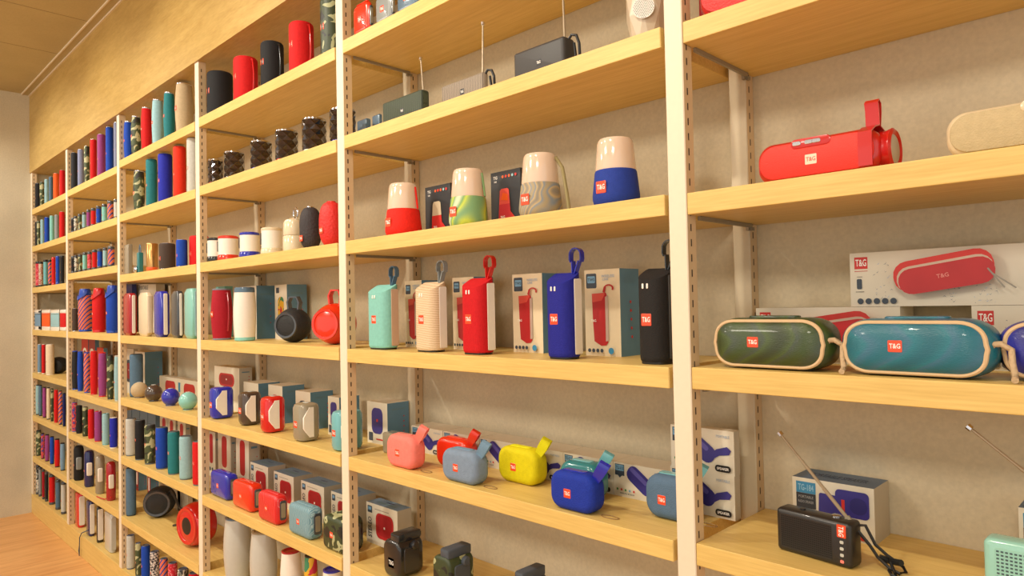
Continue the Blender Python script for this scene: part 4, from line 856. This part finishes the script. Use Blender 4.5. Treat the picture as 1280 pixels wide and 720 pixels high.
# S3: two-tone lamp speakers
def lamp(xl, xr, yt, yj, yb, mt, desc, strap=None):
    X, Y, R, H, z = fit_round(4, 3, xl, xr, yt, yb, .02)
    zj = onY((xl + xr) / 2, yj, Y - R).z - z
    t = thing('lamp_speaker', desc + ' ' + where(4, 3), 'speaker', (X, Y, z), grp(4, 3))
    r1 = R * .885; mb = MB(); mb.lathe([(R * .86, .001), (R * .93, .004), (R, .014), (R, .022), (r1 * 1.01, zj - .003), (r1 * .97, zj)], mt, n=40); mb.build('fabric_base', t)
    mb = MB(); r2 = R * .78; mb.lathe([(r1 * .97, zj), (r1 * .985, zj + .002), (r2, H - .012), (r2 * .96, H - .005), (r2 * .88, H - .001), (r2 * .7, H), (r2 * .68, H - .002)], FROST, n=40); mb.build('light_cap', t)
    badge(t, .022, (-R * .05, -R * 1.008, zj * .5))
    mb = MB()
    if strap == 0: return t
    if strap: mb.tube([(r2 * .98, .01, H * .93), (R * 1.12, .012, H * .75), (R * 1.35, .012, H * .35), (R * 1.5, .01, .012), (R * 1.38, .008, .006), (R * 1.2, .0, .01)], .0036, strap)
    else: mb.tube([(r2 * .96, .012, H * .92), (r2 * 1.08, .012, H * .75), (r1 * 1.06, .012, zj)], .0025, mt)
    mb.build('strap', t); return t
lamp(481, 527, 226.5, 257, 292, fabric('lamp_red', (224, 34, 20)), 'red fabric lamp speaker with frosted cap')
lamp(560.5, 610, 208, 241.5, 281, GRNSWIRL, 'green swirl lamp speaker with frosted cap')
lamp(648, 702.5, 188, 224, 268, GRYSWIRL, 'grey swirl lamp speaker with frosted cap and olive strap', plain('strap_olive', (150, 136, 90), rough=.6))
lamp(740, 799.5, 168, 207, 254, fabric('lamp_blue', (36, 60, 150)), 'blue fabric lamp speaker with frosted cap', 0)
pbox(4, 3, 531.5, 563, 567, 235, .135, 'black box between the red and green lamp speakers', draw_dark(0), front=CARDK, side=CARDK)
pbox(4, 3, 613.5, 650.5, 655, 217, .135, 'black box left of the grey swirl speaker', draw_dark(1), front=CARDK, side=CARDK)
# S4: tall speakers with wedge top and strap loop
def tower(xl, xm, xr, yt, yloop, yb, mt, desc, capm=None, side=WHT, loopm=None):
    X, Y, w, d, H, z = fit_box(4, 4, xl, xm, xr, yt, yb, .022, maxd=.068)
    d = max(d, .05); Y = .022 + d / 2
    t = thing('tower_speaker', desc + ' ' + where(4, 4), 'speaker', (X, Y, z), grp(4, 4))
    # body: rounded outline with rounder front
    mb = MB(); rings = []
    out = rr(w, d, d * .45, 6)
    def top(x, y): return H - .012 * max(0, min(1, (.5 * w - x) / w)) if False else H
    for s, zz in ((.9, .004), (.97, .006), (1, .012)): rings.append([(x * s, y * s, zz) for x, y in out])
    rings.append([(x, y, H - .022) for x, y in out])
    rings.append([(x, y, H - .022 + .020 * min(1, max(0, (y + d * .5) / (d * .75)))) for x, y in out])
    rings.append([(x * .9, y * .9, H - .020 + .0195 * min(1, max(0, (y + d * .5) / (d * .75)))) for x, y in out])
    mb.loft(rings, mt); mb.build('body', t)
    mb = MB(); mb.rprism(rr, (d * .46, H - .022), .003, .010, .0012, side, 'x', (w / 2 - .0095, .006, H / 2 - .002), n=2, k=1); mb.build('side_panel', t)
    mb = MB(); mb.rprism(rr, (w * .86, d * .86), d * .3, .006, .001, BLK, n=3, k=1); mb.build('foot', t)
    for s in (-1, 1): mb = MB(); mb.rprism(rr, (.0035, .009), .001, .003, .0005, WTEXT, 'y', (s * .0045 - .004, -d / 2 + .0015, H - .032), n=1, k=1); mb.build('indicator_light', t)
    badge(t, .021, (-w * .06, -d / 2 - .0002, H * .46), asp=.95)
    Zl = onY(xr - 8, yloop, Y).z - z; hl = max(Zl - H, .02) + .006; x0 = w * .30; mb = MB()
    pth = [(x0 - .001, .012, H - .004)]
    for i in range(13):
        a = -PI * .42 + (PI * 1.84) * i / 12; a = PI / 2 + (PI * .80) * (1 - 2 * i / 12)
        pth.append((x0 + .006 + .0125 * cos(a) * 1.1, .012, H + hl - .014 + .0135 * sin(a) - (.006 if abs(cos(a)) > .7 and sin(a) < 0 else 0)))
    pth.append((x0 + .003, .012, H - .004))
    mb.ribbon(pth, .012, .0022, loopm or mt, wdir=(0, 1, 0)); mb.build('strap_loop', t)
    return t
tower(456.5, 481, 497, 356, 335.5, 437, fb('mint'), 'mint tower speaker with slate loop', loopm=fb('slate'), side=plain('panel_beige', (206, 170, 144), rough=.4))
tower(515, 541, 557.5, 352.5, 328.5, 440, ramp_mat('cream_mesh', [(224, 200, 166), (206, 178, 142)], [0, .5], kind='wave', scale=60, rot=(0, PI / 2 - .1, 0)), 'cream tower speaker with grey loop', loopm=fb('grey'))
tower(573, 601, 620.5, 347.5, 322, 445, fabric('tower_red', (196, 16, 26)), 'red tower speaker with red loop', loopm=gl('red'))
tower(678.5, 710, 729, 341, 313, 450, fabric('tower_blue', (32, 36, 140)), 'deep blue tower speaker with blue loop', loopm=gl('royal'))
tower(792, 828, 850, 335, 303, 457, fabric('tower_black', (34, 32, 32)), 'black tower speaker beside the upright', loopm=gl('black'), side=gl('gunmetal'))
for i, a in enumerate(((506, 527, 563, 351.5), (565.5, 592, 628, 347.5), (640.5, 677.5, 712, 343.5), (730.5, 774.5, 812, 338))):
    pbox(4, 4, a[0], a[1], a[2], a[3], .135, ['white and blue box behind the cream tower speaker', 'white and blue box behind the red tower speaker', 'white and blue box left of deep blue tower', 'white and blue box left of black tower'][i], draw_tall, front=plain('box_card_warm', (230, 212, 178), rough=.5), maxd=.065)
# S5: small rounded looped speakers
def looped(xl, xm, xr, yt, yb, mt, desc, Yf, tape=None, loopm=None, cord=True, maxd=.055):
    if Yf is None: Yf = max(.008, onZ((xl + xm) / 2 + 3, yb, ZS[4][5]).y)
    X, Y, w, d, H, z = fit_box(4, 5, xl, xm, xr, yt, yb, Yf, maxd=maxd)
    d = max(d, .042); Y = Yf + d / 2
    t = thing('looped_speaker', desc + ' ' + where(4, 5), 'speaker', (X, Y, z), grp(4, 5))
    mb = MB(); mb.rprism(rr, (w, H), H * .36, d, d * .30, mt, 'y', (0, d / 2, H / 2), n=7, k=6); mb.build('body', t)
    mb = MB(); mb.rprism(rr, (w * .5, d * .34), .006, .003, .001, loopm or mt, 'z', (-w * .02, 0, H - .0015), n=3, k=1); mb.build('control_strip', t)
    badge(t, .0165, (-w * .06, -d / 2 - .0004, H * .46))
    lm = loopm or mt; mb = MB(); A = Vector((w * .36, 0, H * .74)); p_ = Vector((.52, .12, .84)).normalized(); W__ = Vector((-.80, -.38, .46)); nn = p_.cross(W__).normalized()
    pth = []
    for u, v in ((0, .003), (.012, .0045), (.024, .0065), (.034, .008), (.040, .006), (.042, 0), (.040, -.006), (.034, -.008), (.024, -.0065), (.012, -.0045), (0, -.003)): pth.append(tuple(A + p_ * u * H / .062 + nn * v))
    P_ = [Vector(q) for q in pth]; W_2 = W__.normalized(); rings = []
    for i_, q in enumerate(P_):
        a_ = P_[max(i_ - 1, 0)]; b_ = P_[min(i_ + 1, len(P_) - 1)]; tt = (b_ - a_).normalized(); n_ = tt.cross(W_2).normalized() * .0014; hw = .0065 + .0038 * min(1, (q - A).length / .03)
        rings.append([tuple(q + W_2 * hw + n_), tuple(q - W_2 * hw + n_), tuple(q - W_2 * hw - n_), tuple(q + W_2 * hw - n_)])
    mb.loft(rings, lm); mb.build('strap_loop', t)
    if cord:
        mb = MB(); mb.tube([(w * .5 + .022 + .019 * cos(a), .0 + .007 * sin(a), .0012) for a in [2 * PI * i / 20 for i in range(20)]], .0009, plain('thin_cord', (150, 116, 70), rough=.6), n=6, closed=True); mb.build('wrist_cord', t)
    return t
looped(481.5, 516, 530, 541, 587, fabric('lp_pink', C['pink']), 'pink looped speaker', None, loopm=gl('pink'))
looped(543, 582, 600, 545, 574, gl('orangered'), 'orange red looped speaker behind the grey blue one', .085, loopm=gl('orangered'), cord=False)
looped(550.5, 594, 613, 559, 608, fabric('lp_greyblue', (124, 142, 164)), 'grey blue looped speaker', None, loopm=fb('greyblue'))
looped(620.5, 669, 687, 556, 606, fabric('lp_yellow', C['yellow']), 'yellow looped speaker', None, loopm=fabric('lp_yellow2', (226, 220, 20)), cord=False)
looped(697, 745, 764, 574, 612, gl('teal'), 'teal looped speaker behind the blue one', .082, loopm=gl('cyan'), cord=False)
looped(685.5, 740, 759, 586, 642, fabric('lp_blue', (26, 52, 158)), 'bright blue looped speaker', None, loopm=gl('royal'))
looped(803.5, 858, 882, 591, 652, fabric('lp_slate', (86, 112, 138)), 'slate looped speaker partly behind the upright', None, loopm=gl('cyan'))
t, w, d, H = squarish(4, 5, 477, 499, 515, 540, 572, gl('stone'), 'grey case speaker behind the pink one', Yf=.085)
bx = [514, 553.5, 599, 648, 703.5, 766, 838]; by = [521.5, 525, 531, 538, 545, 554]
for i in range(6):
    pbox(4, 5, bx[i] + .3, bx[i + 1] - .3, None, by[i], .155, ['behind the pink looped speaker', 'right of the pink speaker', 'behind the grey blue speaker', 'behind the yellow speaker', 'behind the teal speaker', 'left of the two-box stack'][i].join(['small indigo-pictured box ', '']), draw_flat(), side=CARDG, maxd=.07, H=.0665)
o_, X1, X2, Y1, Y2, zt = pbox(4, 5, 838.3, 918, 923, 574, .155, 'indigo-pictured box, lower of the stack', draw_flat(), side=CARDG, H=.0775, ym=600)
pbox(4, 5, 838.3, 917, 922, 517, .155, 'indigo-pictured box, upper of the stack', draw_flat(), side=CARDG, H=.0775, zb=zt, ym=540)
# S6: blocky clip speakers
def clipspk(xl, xm, xr, yt, yb, mt, mt2, desc, Yf=.035):
    z = ZS[4][6]; X1 = onY(xl, yt + 20, Yf).x; X2 = onY(xm, yt + 20, Yf).x; w = X2 - X1; d = .075
    H = onY(xl, yt, Yf).z - z; Y = Yf + d / 2; X = (X1 + X2) / 2
    t = thing('radio_speaker', desc + ' ' + where(4, 6), 'speaker', (X, Y, z), grp(4, 6))
    mb = MB(); mb.rprism(rr, (w, H), w * .3, d, .008, mt, 'y', (0, d / 2, H / 2), n=4, k=3); mb.build('body', t)
    mb = MB(); mb.rprism(rr, (w * .5, .022), .004, d * .95, .006, mt2, 'y', (w * .12, d * .5, H + .006), n=3, k=2); mb.build('carry_handle', t)
    mb = MB(); mb.rprism(rr, (d * .62, H * .66), .006, .004, .0015, mt2, 'x', (w / 2 - .002, 0, H * .48), n=3, k=1); mb.lathe([(.011, 0), (.011, .006), (.008, .009)], mt2, 'x', (w / 2, d * .1, H * .86), n=16); mb.build('side_panel', t)
    badge(t, w * .36, (0, -d / 2, H * .4)); return t
clipspk(478.5, 499, 522, 672, 740, gl('black'), gl('ink'), 'glossy black clip-handle speaker', .02)
clipspk(540, 562, 592, 692, 760, CAMOG, plain('handle_slate', (70, 78, 88), rough=.5), 'camouflage speaker with slate handle', .025)
clipspk(633, 655, 680, 722, 790, gl('gunmetal'), MATS['handle_slate'], 'dark grey speaker at lower frame edge', .03)

# ------------------------------------------------------------------ bay 5
def long_red(X, Y, w, d, H, k, mt, fm, rim, desc, strap=True, seed=0):
    z = ZS[5][k]; t = thing('long_speaker', desc + ' ' + where(5, k), 'speaker', (X, Y, z), grp(5, k))
    mb = MB(); mb.rprism(rr, (w, H), H * .40, d, d * .2, rim, 'y', (0, d / 2, H / 2), n=8, k=4); mb.build('housing', t)
    mb = MB(); mb.rprism(rr, (w * .92 if w < .2 else w * .95, H * .82), H * .38, .005, .002, mt, 'y', (0, -d / 2 + .003, H / 2), n=8, k=2); mb.build('front_grille', t)
    mb = MB(); mb.rprism(rr, (w * .33, H * .24), .008, .008, .002, rim, 'y', (-w * .02, -d / 2 + .005, H * .86), n=4, k=2)
    for i, u in enumerate((-.1, 0, .06)): mb.rprism(rr, (.012, .006), .002, .002, .0005, CHROME, 'y', (-w * .03 + u * w, -d / 2 - .0022, H * .87), n=2, k=1)
    mb.build('control_panel', t)
    badge(t, H * .24, (-w * .02, -d / 2 - .0022, H * .46), me=BADGER if rim is not CREAMR else BADGE, asp=1.15)
    mb = MB(); mb.lathe([(H * .44, -.03), (H * .44, .004), (H * .46, .008), (H * .48, .012), (H * .42, .015), (H * .36, .012)], rim, 'x', (w / 2 - .004, 0, H / 2), n=32); mb.build('end_ring', t)
    mb = MB(); mb.lathe([(H * .35, 0), (H * .30, .002), (H * .05, .001)], plain('radiator_silver', (196, 186, 170), rough=.4, metal=.3), 'x', (w / 2 + .0075, 0, H / 2), n=32); mb.build('radiator', t)
    if strap:
        mb = MB(); xx = w * .40; e = d * .53
        mb.ribbon([(xx, -e, H * .12), (xx, -e * 1.02, H * .5), (xx, -e, H * .88), (xx, -d * .3, H * 1.02), (xx, -.003, H * 1.1), (xx, -.004, H * 1.45), (xx, -.007, H * 1.62), (xx, -.002, H * 1.68), (xx, .006, H * 1.62), (xx, .006, H * 1.4), (xx, .002, H * 1.08), (xx, d * .3, H * 1.01)], .018, .002, rim, wdir=(1, 0, 0)); mb.build('carry_strap', t)
    return t
CREAMR = plain('cream_rim', (226, 206, 170), rough=.3, coat=.4)
ORG = gl('orangered')
def spanx(xl, xr, ym, Yf): return onY(xl, ym, Yf).x, onY(xr, ym, Yf).x
a, b_ = spanx(944, 1100, 200, .03); H = onY(960, 180, .03).z - ZS[5][3]
REDG = plain('red_grille', (232, 44, 26), rough=.5, bump=.35, bscale=800)
long_red((a + b_) / 2, .03 + .036, b_ - a, .072, .066 if H < .05 else H, 3, REDG, REDG, plain('red_shell', (196, 22, 18), rough=.3, coat=.5), 'long orange red speaker with upright strap')
a2 = onY(1180, 175, .03).x
long_red(a2 + .125, .03 + .036, .25, .072, onY(1264, 127, .03).z - ZS[5][3], 3, fabric('beige_grille', (196, 176, 136)), None, CREAMR, 'long beige speaker at right frame edge', strap=False)
a, b_ = spanx(871, 1010, -10, .02)
PINKR = plain('red_fabric_bright', (214, 62, 62), rough=.6, bump=.8, bscale=300)
long_red((a + b_) / 2 + .0, .02 + .036, b_ - a, .072, .075, 2, PINKR, None, plain('red_shell2', (196, 30, 30), rough=.35, coat=.4), 'long red speaker cut by the frame top', strap=False)
X, Y, w, d, H, z = fit_box(5, 2, 858, 862, 866, -40, 20, .05)
t = thing('block_speaker', 'dark red speaker edge behind the upright ' + where(5, 2), 'speaker', (X + .0, .09, z), grp(5, 2)); mb = MB(); mb.rprism(rr, (.03, .05), .01, .1, .006, gl('crimson')); mb.build('body', t)
def capsule(xl, xr, yt, yb, mt, desc, Y=.052, rope=True, L=None):
    R = .0415; z = ZS[5][4]
    # centre line at Y: tangent of end spheres seen at xl, xr
    zt = onY((xl + xr) / 2, yt, Y).z - z; H = min(max(zt, .06), .09); Rz = H / 2
    def end(px, s):
        dd = ray(px, (yt + yb) / 2); al = math.atan2(dd.y, dd.x); D = .7; rr_ = R * .98
        for _ in range(20):
            a = al - s * math.asin(rr_ / D); D = (Y - CAM.y) / sin(a)
        return CAM.x + D * cos(a)
    xa = end(xl, 1) - R; xb = (end(xr, -1) + R) if L is None else xa + L
    X = (xa + xb) / 2; w = xb - xa
    t = thing('capsule_speaker', desc + ' ' + where(5, 4), 'speaker', (X, Y, z), grp(5, 4))
    mb = MB(); rings = []; N = 12
    prof = []
    for i in range(N + 1): a = PI / 2 * i / N; prof.append((-w / 2 + R * 1.0 * (1 - sin(a)) if False else -w / 2 + R * (1 - cos(a)), sin(a) ** .8))
    prof[0] = (prof[0][0], .05); prof += [(-p, q) for p, q in reversed(prof)]
    M_ = 60; prof_f = []
    for i in range(M_ + 1): a = PI / 2 * i / M_; prof_f.append((-w / 2 + R * (1 - cos(a)), sin(a) ** .8))
    prof_f += [(-p, q) for p, q in reversed(prof_f)]
    for x, q in prof:
        rings.append([(x, R * q * (abs(cos(a)) ** .62) * (1 if cos(a) > 0 else -1), Rz * 1.0 + Rz * .985 * q * (abs(sin(a)) ** .62) * (1 if sin(a) > 0 else -1)) for a in [2 * PI * j / 36 for j in range(36)]])
    mb.loft(rings, mt); mb.build('body', t)
    # piping follows the surface in the plane y = -.74 R
    KY = .74; up_ = []
    for x, q in [(x, q) for x, q in prof_f if q > KY]: up_.append((x, Rz * .985 * q * max(0, 1 - (KY / q) ** (2 / .62)) ** .31))
    up_ = [(up_[0][0] - .0015, 0)] + up_ + [(up_[-1][0] + .0015, 0)]
    pth = [(x, -KY * R, Rz + z_) for x, z_ in up_] + [(x, -KY * R, Rz - z_) for x, z_ in reversed(up_[1:-1])]
    mb = MB(); mb.tube(pth, .003, PIPING, closed=True); mb.build('piping', t)
    mb = MB(); mb.rprism(rr, (w * .42, .02), .008, .005, .002, mt, 'z', (0, 0, H - .003), n=4, k=2); mb.build('control_panel', t)
    for s in (-1, 1): mb = MB(); mb.rprism(rr, (.02, .03), .006, .006, .001, gl('gunmetal'), 'z', (s * w * .27, 0, -.0), n=2, k=1); mb.build('foot', t)
    badge(t, H * .2, (-w * .09, -R * 1.01, H * .53), asp=1.1)
    if rope:
        mb = MB(); e = w / 2
        mb.tube([(e - .012, -.02, Rz * 1.15), (e + .002, -.022, Rz * 1.18), (e + .012, -.020, Rz * 1.0), (e + .013, -.024, Rz * .6), (e + .016, -.03, Rz * .25), (e + .017, -.036, .006), (e + .018, -.044, .0045)], .0038, ROPE, n=10)
        mb.rprism(rr, (.012, .012), .005, .01, .003, ROPE, 'x', (e - .014, -.018, Rz * 1.12), n=3, k=2); mb.build('rope_strap', t)
    return t
capsule(896, 1050, 396, 464, OLIVEG, 'green capsule speaker with beige piping')
capsule(1055, 1253, 397, 470, TEALG, 'teal capsule speaker with beige piping')
capsule(1249, 1500, 398, 475, BLUEG, 'deep blue capsule speaker at right frame edge', L=.26, Y=.075)
def draw_long(mb, w, d, h):
    f = front_face(mb, w, d, h); s_ = h
    f.rect(.03, .70, .115, .92, PRB); f.text('T&G', .0725, .815, h * .13, WTEXT, maxw=w * .07); f.rect(.03, .655, .115, .665, PRB)
    f.rrect(.06, .42, h * .09, h * .19, .002, PD); f.rect(.035, .27, .09, .285, PGR); f.rect(.045, .55, .08, .56, PGR)
    for i in range(5): f.disc(.065 + .052 * i, .1, h * .055, PD)
    for i in range(64):      # water splash strokes
        a = random.uniform(0, 2 * PI); cx = random.choice((.2, .24, .62, .78, .85)); cy = random.uniform(.1, .8) if cx < .3 else random.uniform(.05, .35)
        L_ = random.uniform(.01, .028); u = cx + random.uniform(-.04, .04)
        f.poly([(u, cy), (u + L_ * cos(a) * .5, cy + L_ * 3 * sin(a)), (u + L_ * cos(a + .4), cy + L_ * 6 * sin(a + .4) * .6), (u + L_ * cos(a) * .55, cy + L_ * 3 * sin(a) - .012)], PGY if i % 3 else PPB)
    f.rrect(.575, .60, w * .56, h * .54, h * .24, PRB, .15); f.rrect(.585, .54, w * .54, h * .47, h * .22, plain('print_cream', (206, 180, 160)), .15); f.rrect(.592, .51, w * .535, h * .45, h * .21, PRED, .15)
    f.text('T&G', .58, .52, h * .07, plain('print_pinkish', (226, 140, 130)), ang=.17)
    f.rrect(.86, .45, .002, h * .4, .001, PGR, .6); f.rrect(.9, .4, .002, h * .4, .001, PGR, .9)
Wb = .243
def lb(xl, yt, zb, H, lab):
    X1 = onY(xl, yt + 20, .172).x; w = .225; mb = MB(); d = .07
    mb.box(-w / 2, w / 2, -d / 2, d / 2, 0, H, CARD); draw_long(mb, w, d, H)
    return tagp(mb.build('product_box', loc=(X1 + w / 2, .172 + d / 2, zb), smooth=False), lab, 'box', grp(5, 4, 'boxes'))
Hb = onY(1064, 383.5, .172).z - ZS[5][4]; Hu = onY(1064, 317, .172).z - onY(1064, 383.5, .172).z
lb(945.5, 387, ZS[5][4], Hb - .0005, 'long white box with red speaker picture behind the green capsule speaker')
lb(1062.5, 317, ZS[5][4] + Hb, Hu, 'long white T&G box with red speaker and splash picture, topmost'.replace('T&G ', ''))
lb(1215, 385, ZS[5][4], Hb - .0005, 'long white box behind the deep blue capsule, lower right')
# S5: radios
z = ZS[5][5]
pA = onZ(973, 687, z); pB = onZ(1062, 713, z)
wr = math.hypot(pB.x - pA.x, pB.y - pA.y) + .006; rzr = math.atan2(pB.y - pA.y, pB.x - pA.x)
Yr = pA.y; Hr = onY(973, 634, pA.y).z - z; dr = .034
cx_ = (pA.x + pB.x) / 2 - sin(rzr) * dr / 2; cy_ = (pA.y + pB.y) / 2 + cos(rzr) * dr / 2
BLKR = plain('radio_black', (34, 31, 30), rough=.38, coat=.2)
tp = onY(976, 543, cy_ + .005)
rot = Matrix.Rotation(-rzr, 3, 'Z')
tl = rot @ (Vector((tp.x, cy_ + .005, tp.z)) - Vector((cx_, cy_, z)))
t = radio(5, 5, cx_, cy_, wr, dr, Hr, BLKR, 'black radio with slanted antenna and wrist cord', ant=((wr / 2 - .014, .006, Hr - .001), tuple(tl)), grille=(26, 15, -.43, .27), rz=rzr)
f1 = MB(); f1.rprism(rr, (.013, Hr * .28), .001, .0015, .0004, TAG, 'y', (wr * .385, -dr / 2 + .0008, Hr * .80), n=1, k=1)
ff = Face(f1, (wr * .385, -dr / 2 - .0009, Hr * .80), (1, 0, 0), (0, 0, 1), (0, -1, 0), 1, 1); ff.text('T&G', 0, 0, .0075, WTEXT, ang=-PI / 2, maxw=Hr * .22); f1.build('logo_badge', t)
for i in range(4): f1 = MB(); f1.rprism(rr, (.0055, .0045), .001, .0012, .0003, gl('silver') if i != 3 else gl('pink'), 'y', (wr * .385, -dr / 2 + .0006, Hr * (.56 - .14 * i)), n=1, k=1); f1.build('button', t)
f1 = MB(); f1.lathe([(.007, 0), (.007, .004), (.005, .005)], CHROME, 'z', (wr / 2 - .03, .004, Hr - .002), n=14); f1.build('knob', t); f1 = MB(); f1.lathe([(.004, 0), (.004, .003)], BLKR, 'z', (-wr / 2 + .035, .0, Hr - .001), n=12); f1.build('knob', t)
f1 = MB(); e = wr / 2
f1.tube([(e - .008, .008, Hr - .008), (e + .006, .014, Hr * .9), (e + .016, .02, Hr * .5), (e + .03, .024, .02), (e + .048, .03, .008), (e + .054, .024, .004), (e + .05, .014, .003), (e + .036, .016, .006), (e + .02, .018, .016), (e + .012, .012, Hr * .5), (e - .002, .006, Hr * .8)], .0022, BLK, n=8)
f1.tube([(e + .02, .022, .015), (e + .03, .028, .012), (e + .042, .024, .014), (e + .05, .02, .016)], .0045, BLK, n=8)
f1.tube([(e + .035, .022, .012), (e + .046, .01, .003), (e + .053, -.002, .0025), (e + .045, .002, .0025), (e + .036, .014, .004)], .0022, BLK, n=8); f1.build('wrist_cord', t)
def draw_184(mb, w, d, h):
    f = front_face(mb, w, d, h)
    f.rect(.05, .72, .30, .93, PBL); f.text('TG-184', .175, .825, h * .12, plain('print_skyblue', (150, 196, 220)), maxw=w * .2); f.rect(.05, .44, .30, .72, DTEXT)
    f.text('PORTABLE', .175, .65, h * .05, plain('print_greytext', (150, 150, 150)), maxw=w * .19); f.text('RADIO SPEAKER', .175, .56, h * .05, MATS['print_greytext'], maxw=w * .2)
    f.rrect(.745, .66, w * .40, h * .48, h * .08, PPUR); f.rrect(.82, .64, h * .3, h * .3, h * .14, plain('picture_indigo_dark', (44, 40, 112), rough=.5)); f.rrect(.53, .54, w * .38, h * .46, h * .04, PPUR, -.04); f.rect(.62, .5, .66, .72, PRB)
    f.poly([(.72, .2), (.86, .12), (.92, .04), (.8, .06), (.74, .12)], PRB); f.disc(.74, .2, h * .04, PPB)
    t_ = top_face(mb, w, d, h); t_.text('PORTABLE SPEAKER', .5, .5, d * .3, plain('print_navy2', (46, 66, 100)), maxw=w * .7)
pbox(5, 5, 990.5, 1092, 1120, 595, .168, 'white TG-184 radio box with indigo picture and blue top'.replace('TG-184 ', ''), draw_184, side=CARDG, top=plain('box_top_blue', (96, 120, 150), rough=.5), maxd=.07)
pbox(5, 5, 1273, 1400, None, 634, .168, 'white radio box at the right frame edge', draw_184, side=CARDG, top=MATS['box_top_blue'], maxd=.07)
p0 = onY(1228, 690, .045); Hm = onY(1230, 672, .045).z - z
tp = onY(1211, 536, .055)
t = radio(5, 5, p0.x + .083, .062, .165, .034, Hm, MINTM, 'mint radio with white trim cut by the frame corner', ant=((.06, .0, Hm), (tp.x - p0.x - .083, .0, tp.z - z)), grille=(24, 13, -.43, .25))

# ------------------------------------------------------------------ light
def area(name, loc, size, power, col, tgt=None, spot=None):
    if spot: ld = bpy.data.lights.new(name, 'SPOT'); ld.spot_size = spot; ld.spot_blend = .6; ld.shadow_soft_size = size
    else: ld = bpy.data.lights.new(name, 'AREA'); ld.size = size
    ld.energy = power; ld.color = col; o = bpy.data.objects.new(name, ld); COL.objects.link(o); o.location = loc
    v = (Vector(tgt) - Vector(loc)); o.rotation_euler = v.to_track_quat('-Z', 'Y').to_euler(); return o
WARM = (1.0, .90, .74)
for i, x in enumerate((.9, 1.9, 2.9, 3.9, 4.9)):
    area('ceiling_spot', (x, -1.05, 2.6), .03, 50 - 2 * i, (1.0, .955 - .013 * i, .87 - .035 * i), (x + .1, .1, 1.0), spot=math.radians(110))
for i, x in enumerate((1.2, 3.6, 6.0)):
    area('fill_light', (x, -2.6, 2.58), .6, 34, (1.0, .90, .76), (x, -1.2, 0))  # added area lamps for fill, no visible fixture
W_ = bpy.data.worlds.new('world'); SC.world = W_; W_.use_nodes = True
W_.node_tree.nodes['Background'].inputs['Color'].default_value = (1.0, .95, .85, 1); W_.node_tree.nodes['Background'].inputs['Strength'].default_value = 1.15
SC.view_settings.view_transform = 'Standard'; SC.view_settings.look = 'None'; SC.view_settings.exposure = 0.0; SC.view_settings.gamma = 1.0
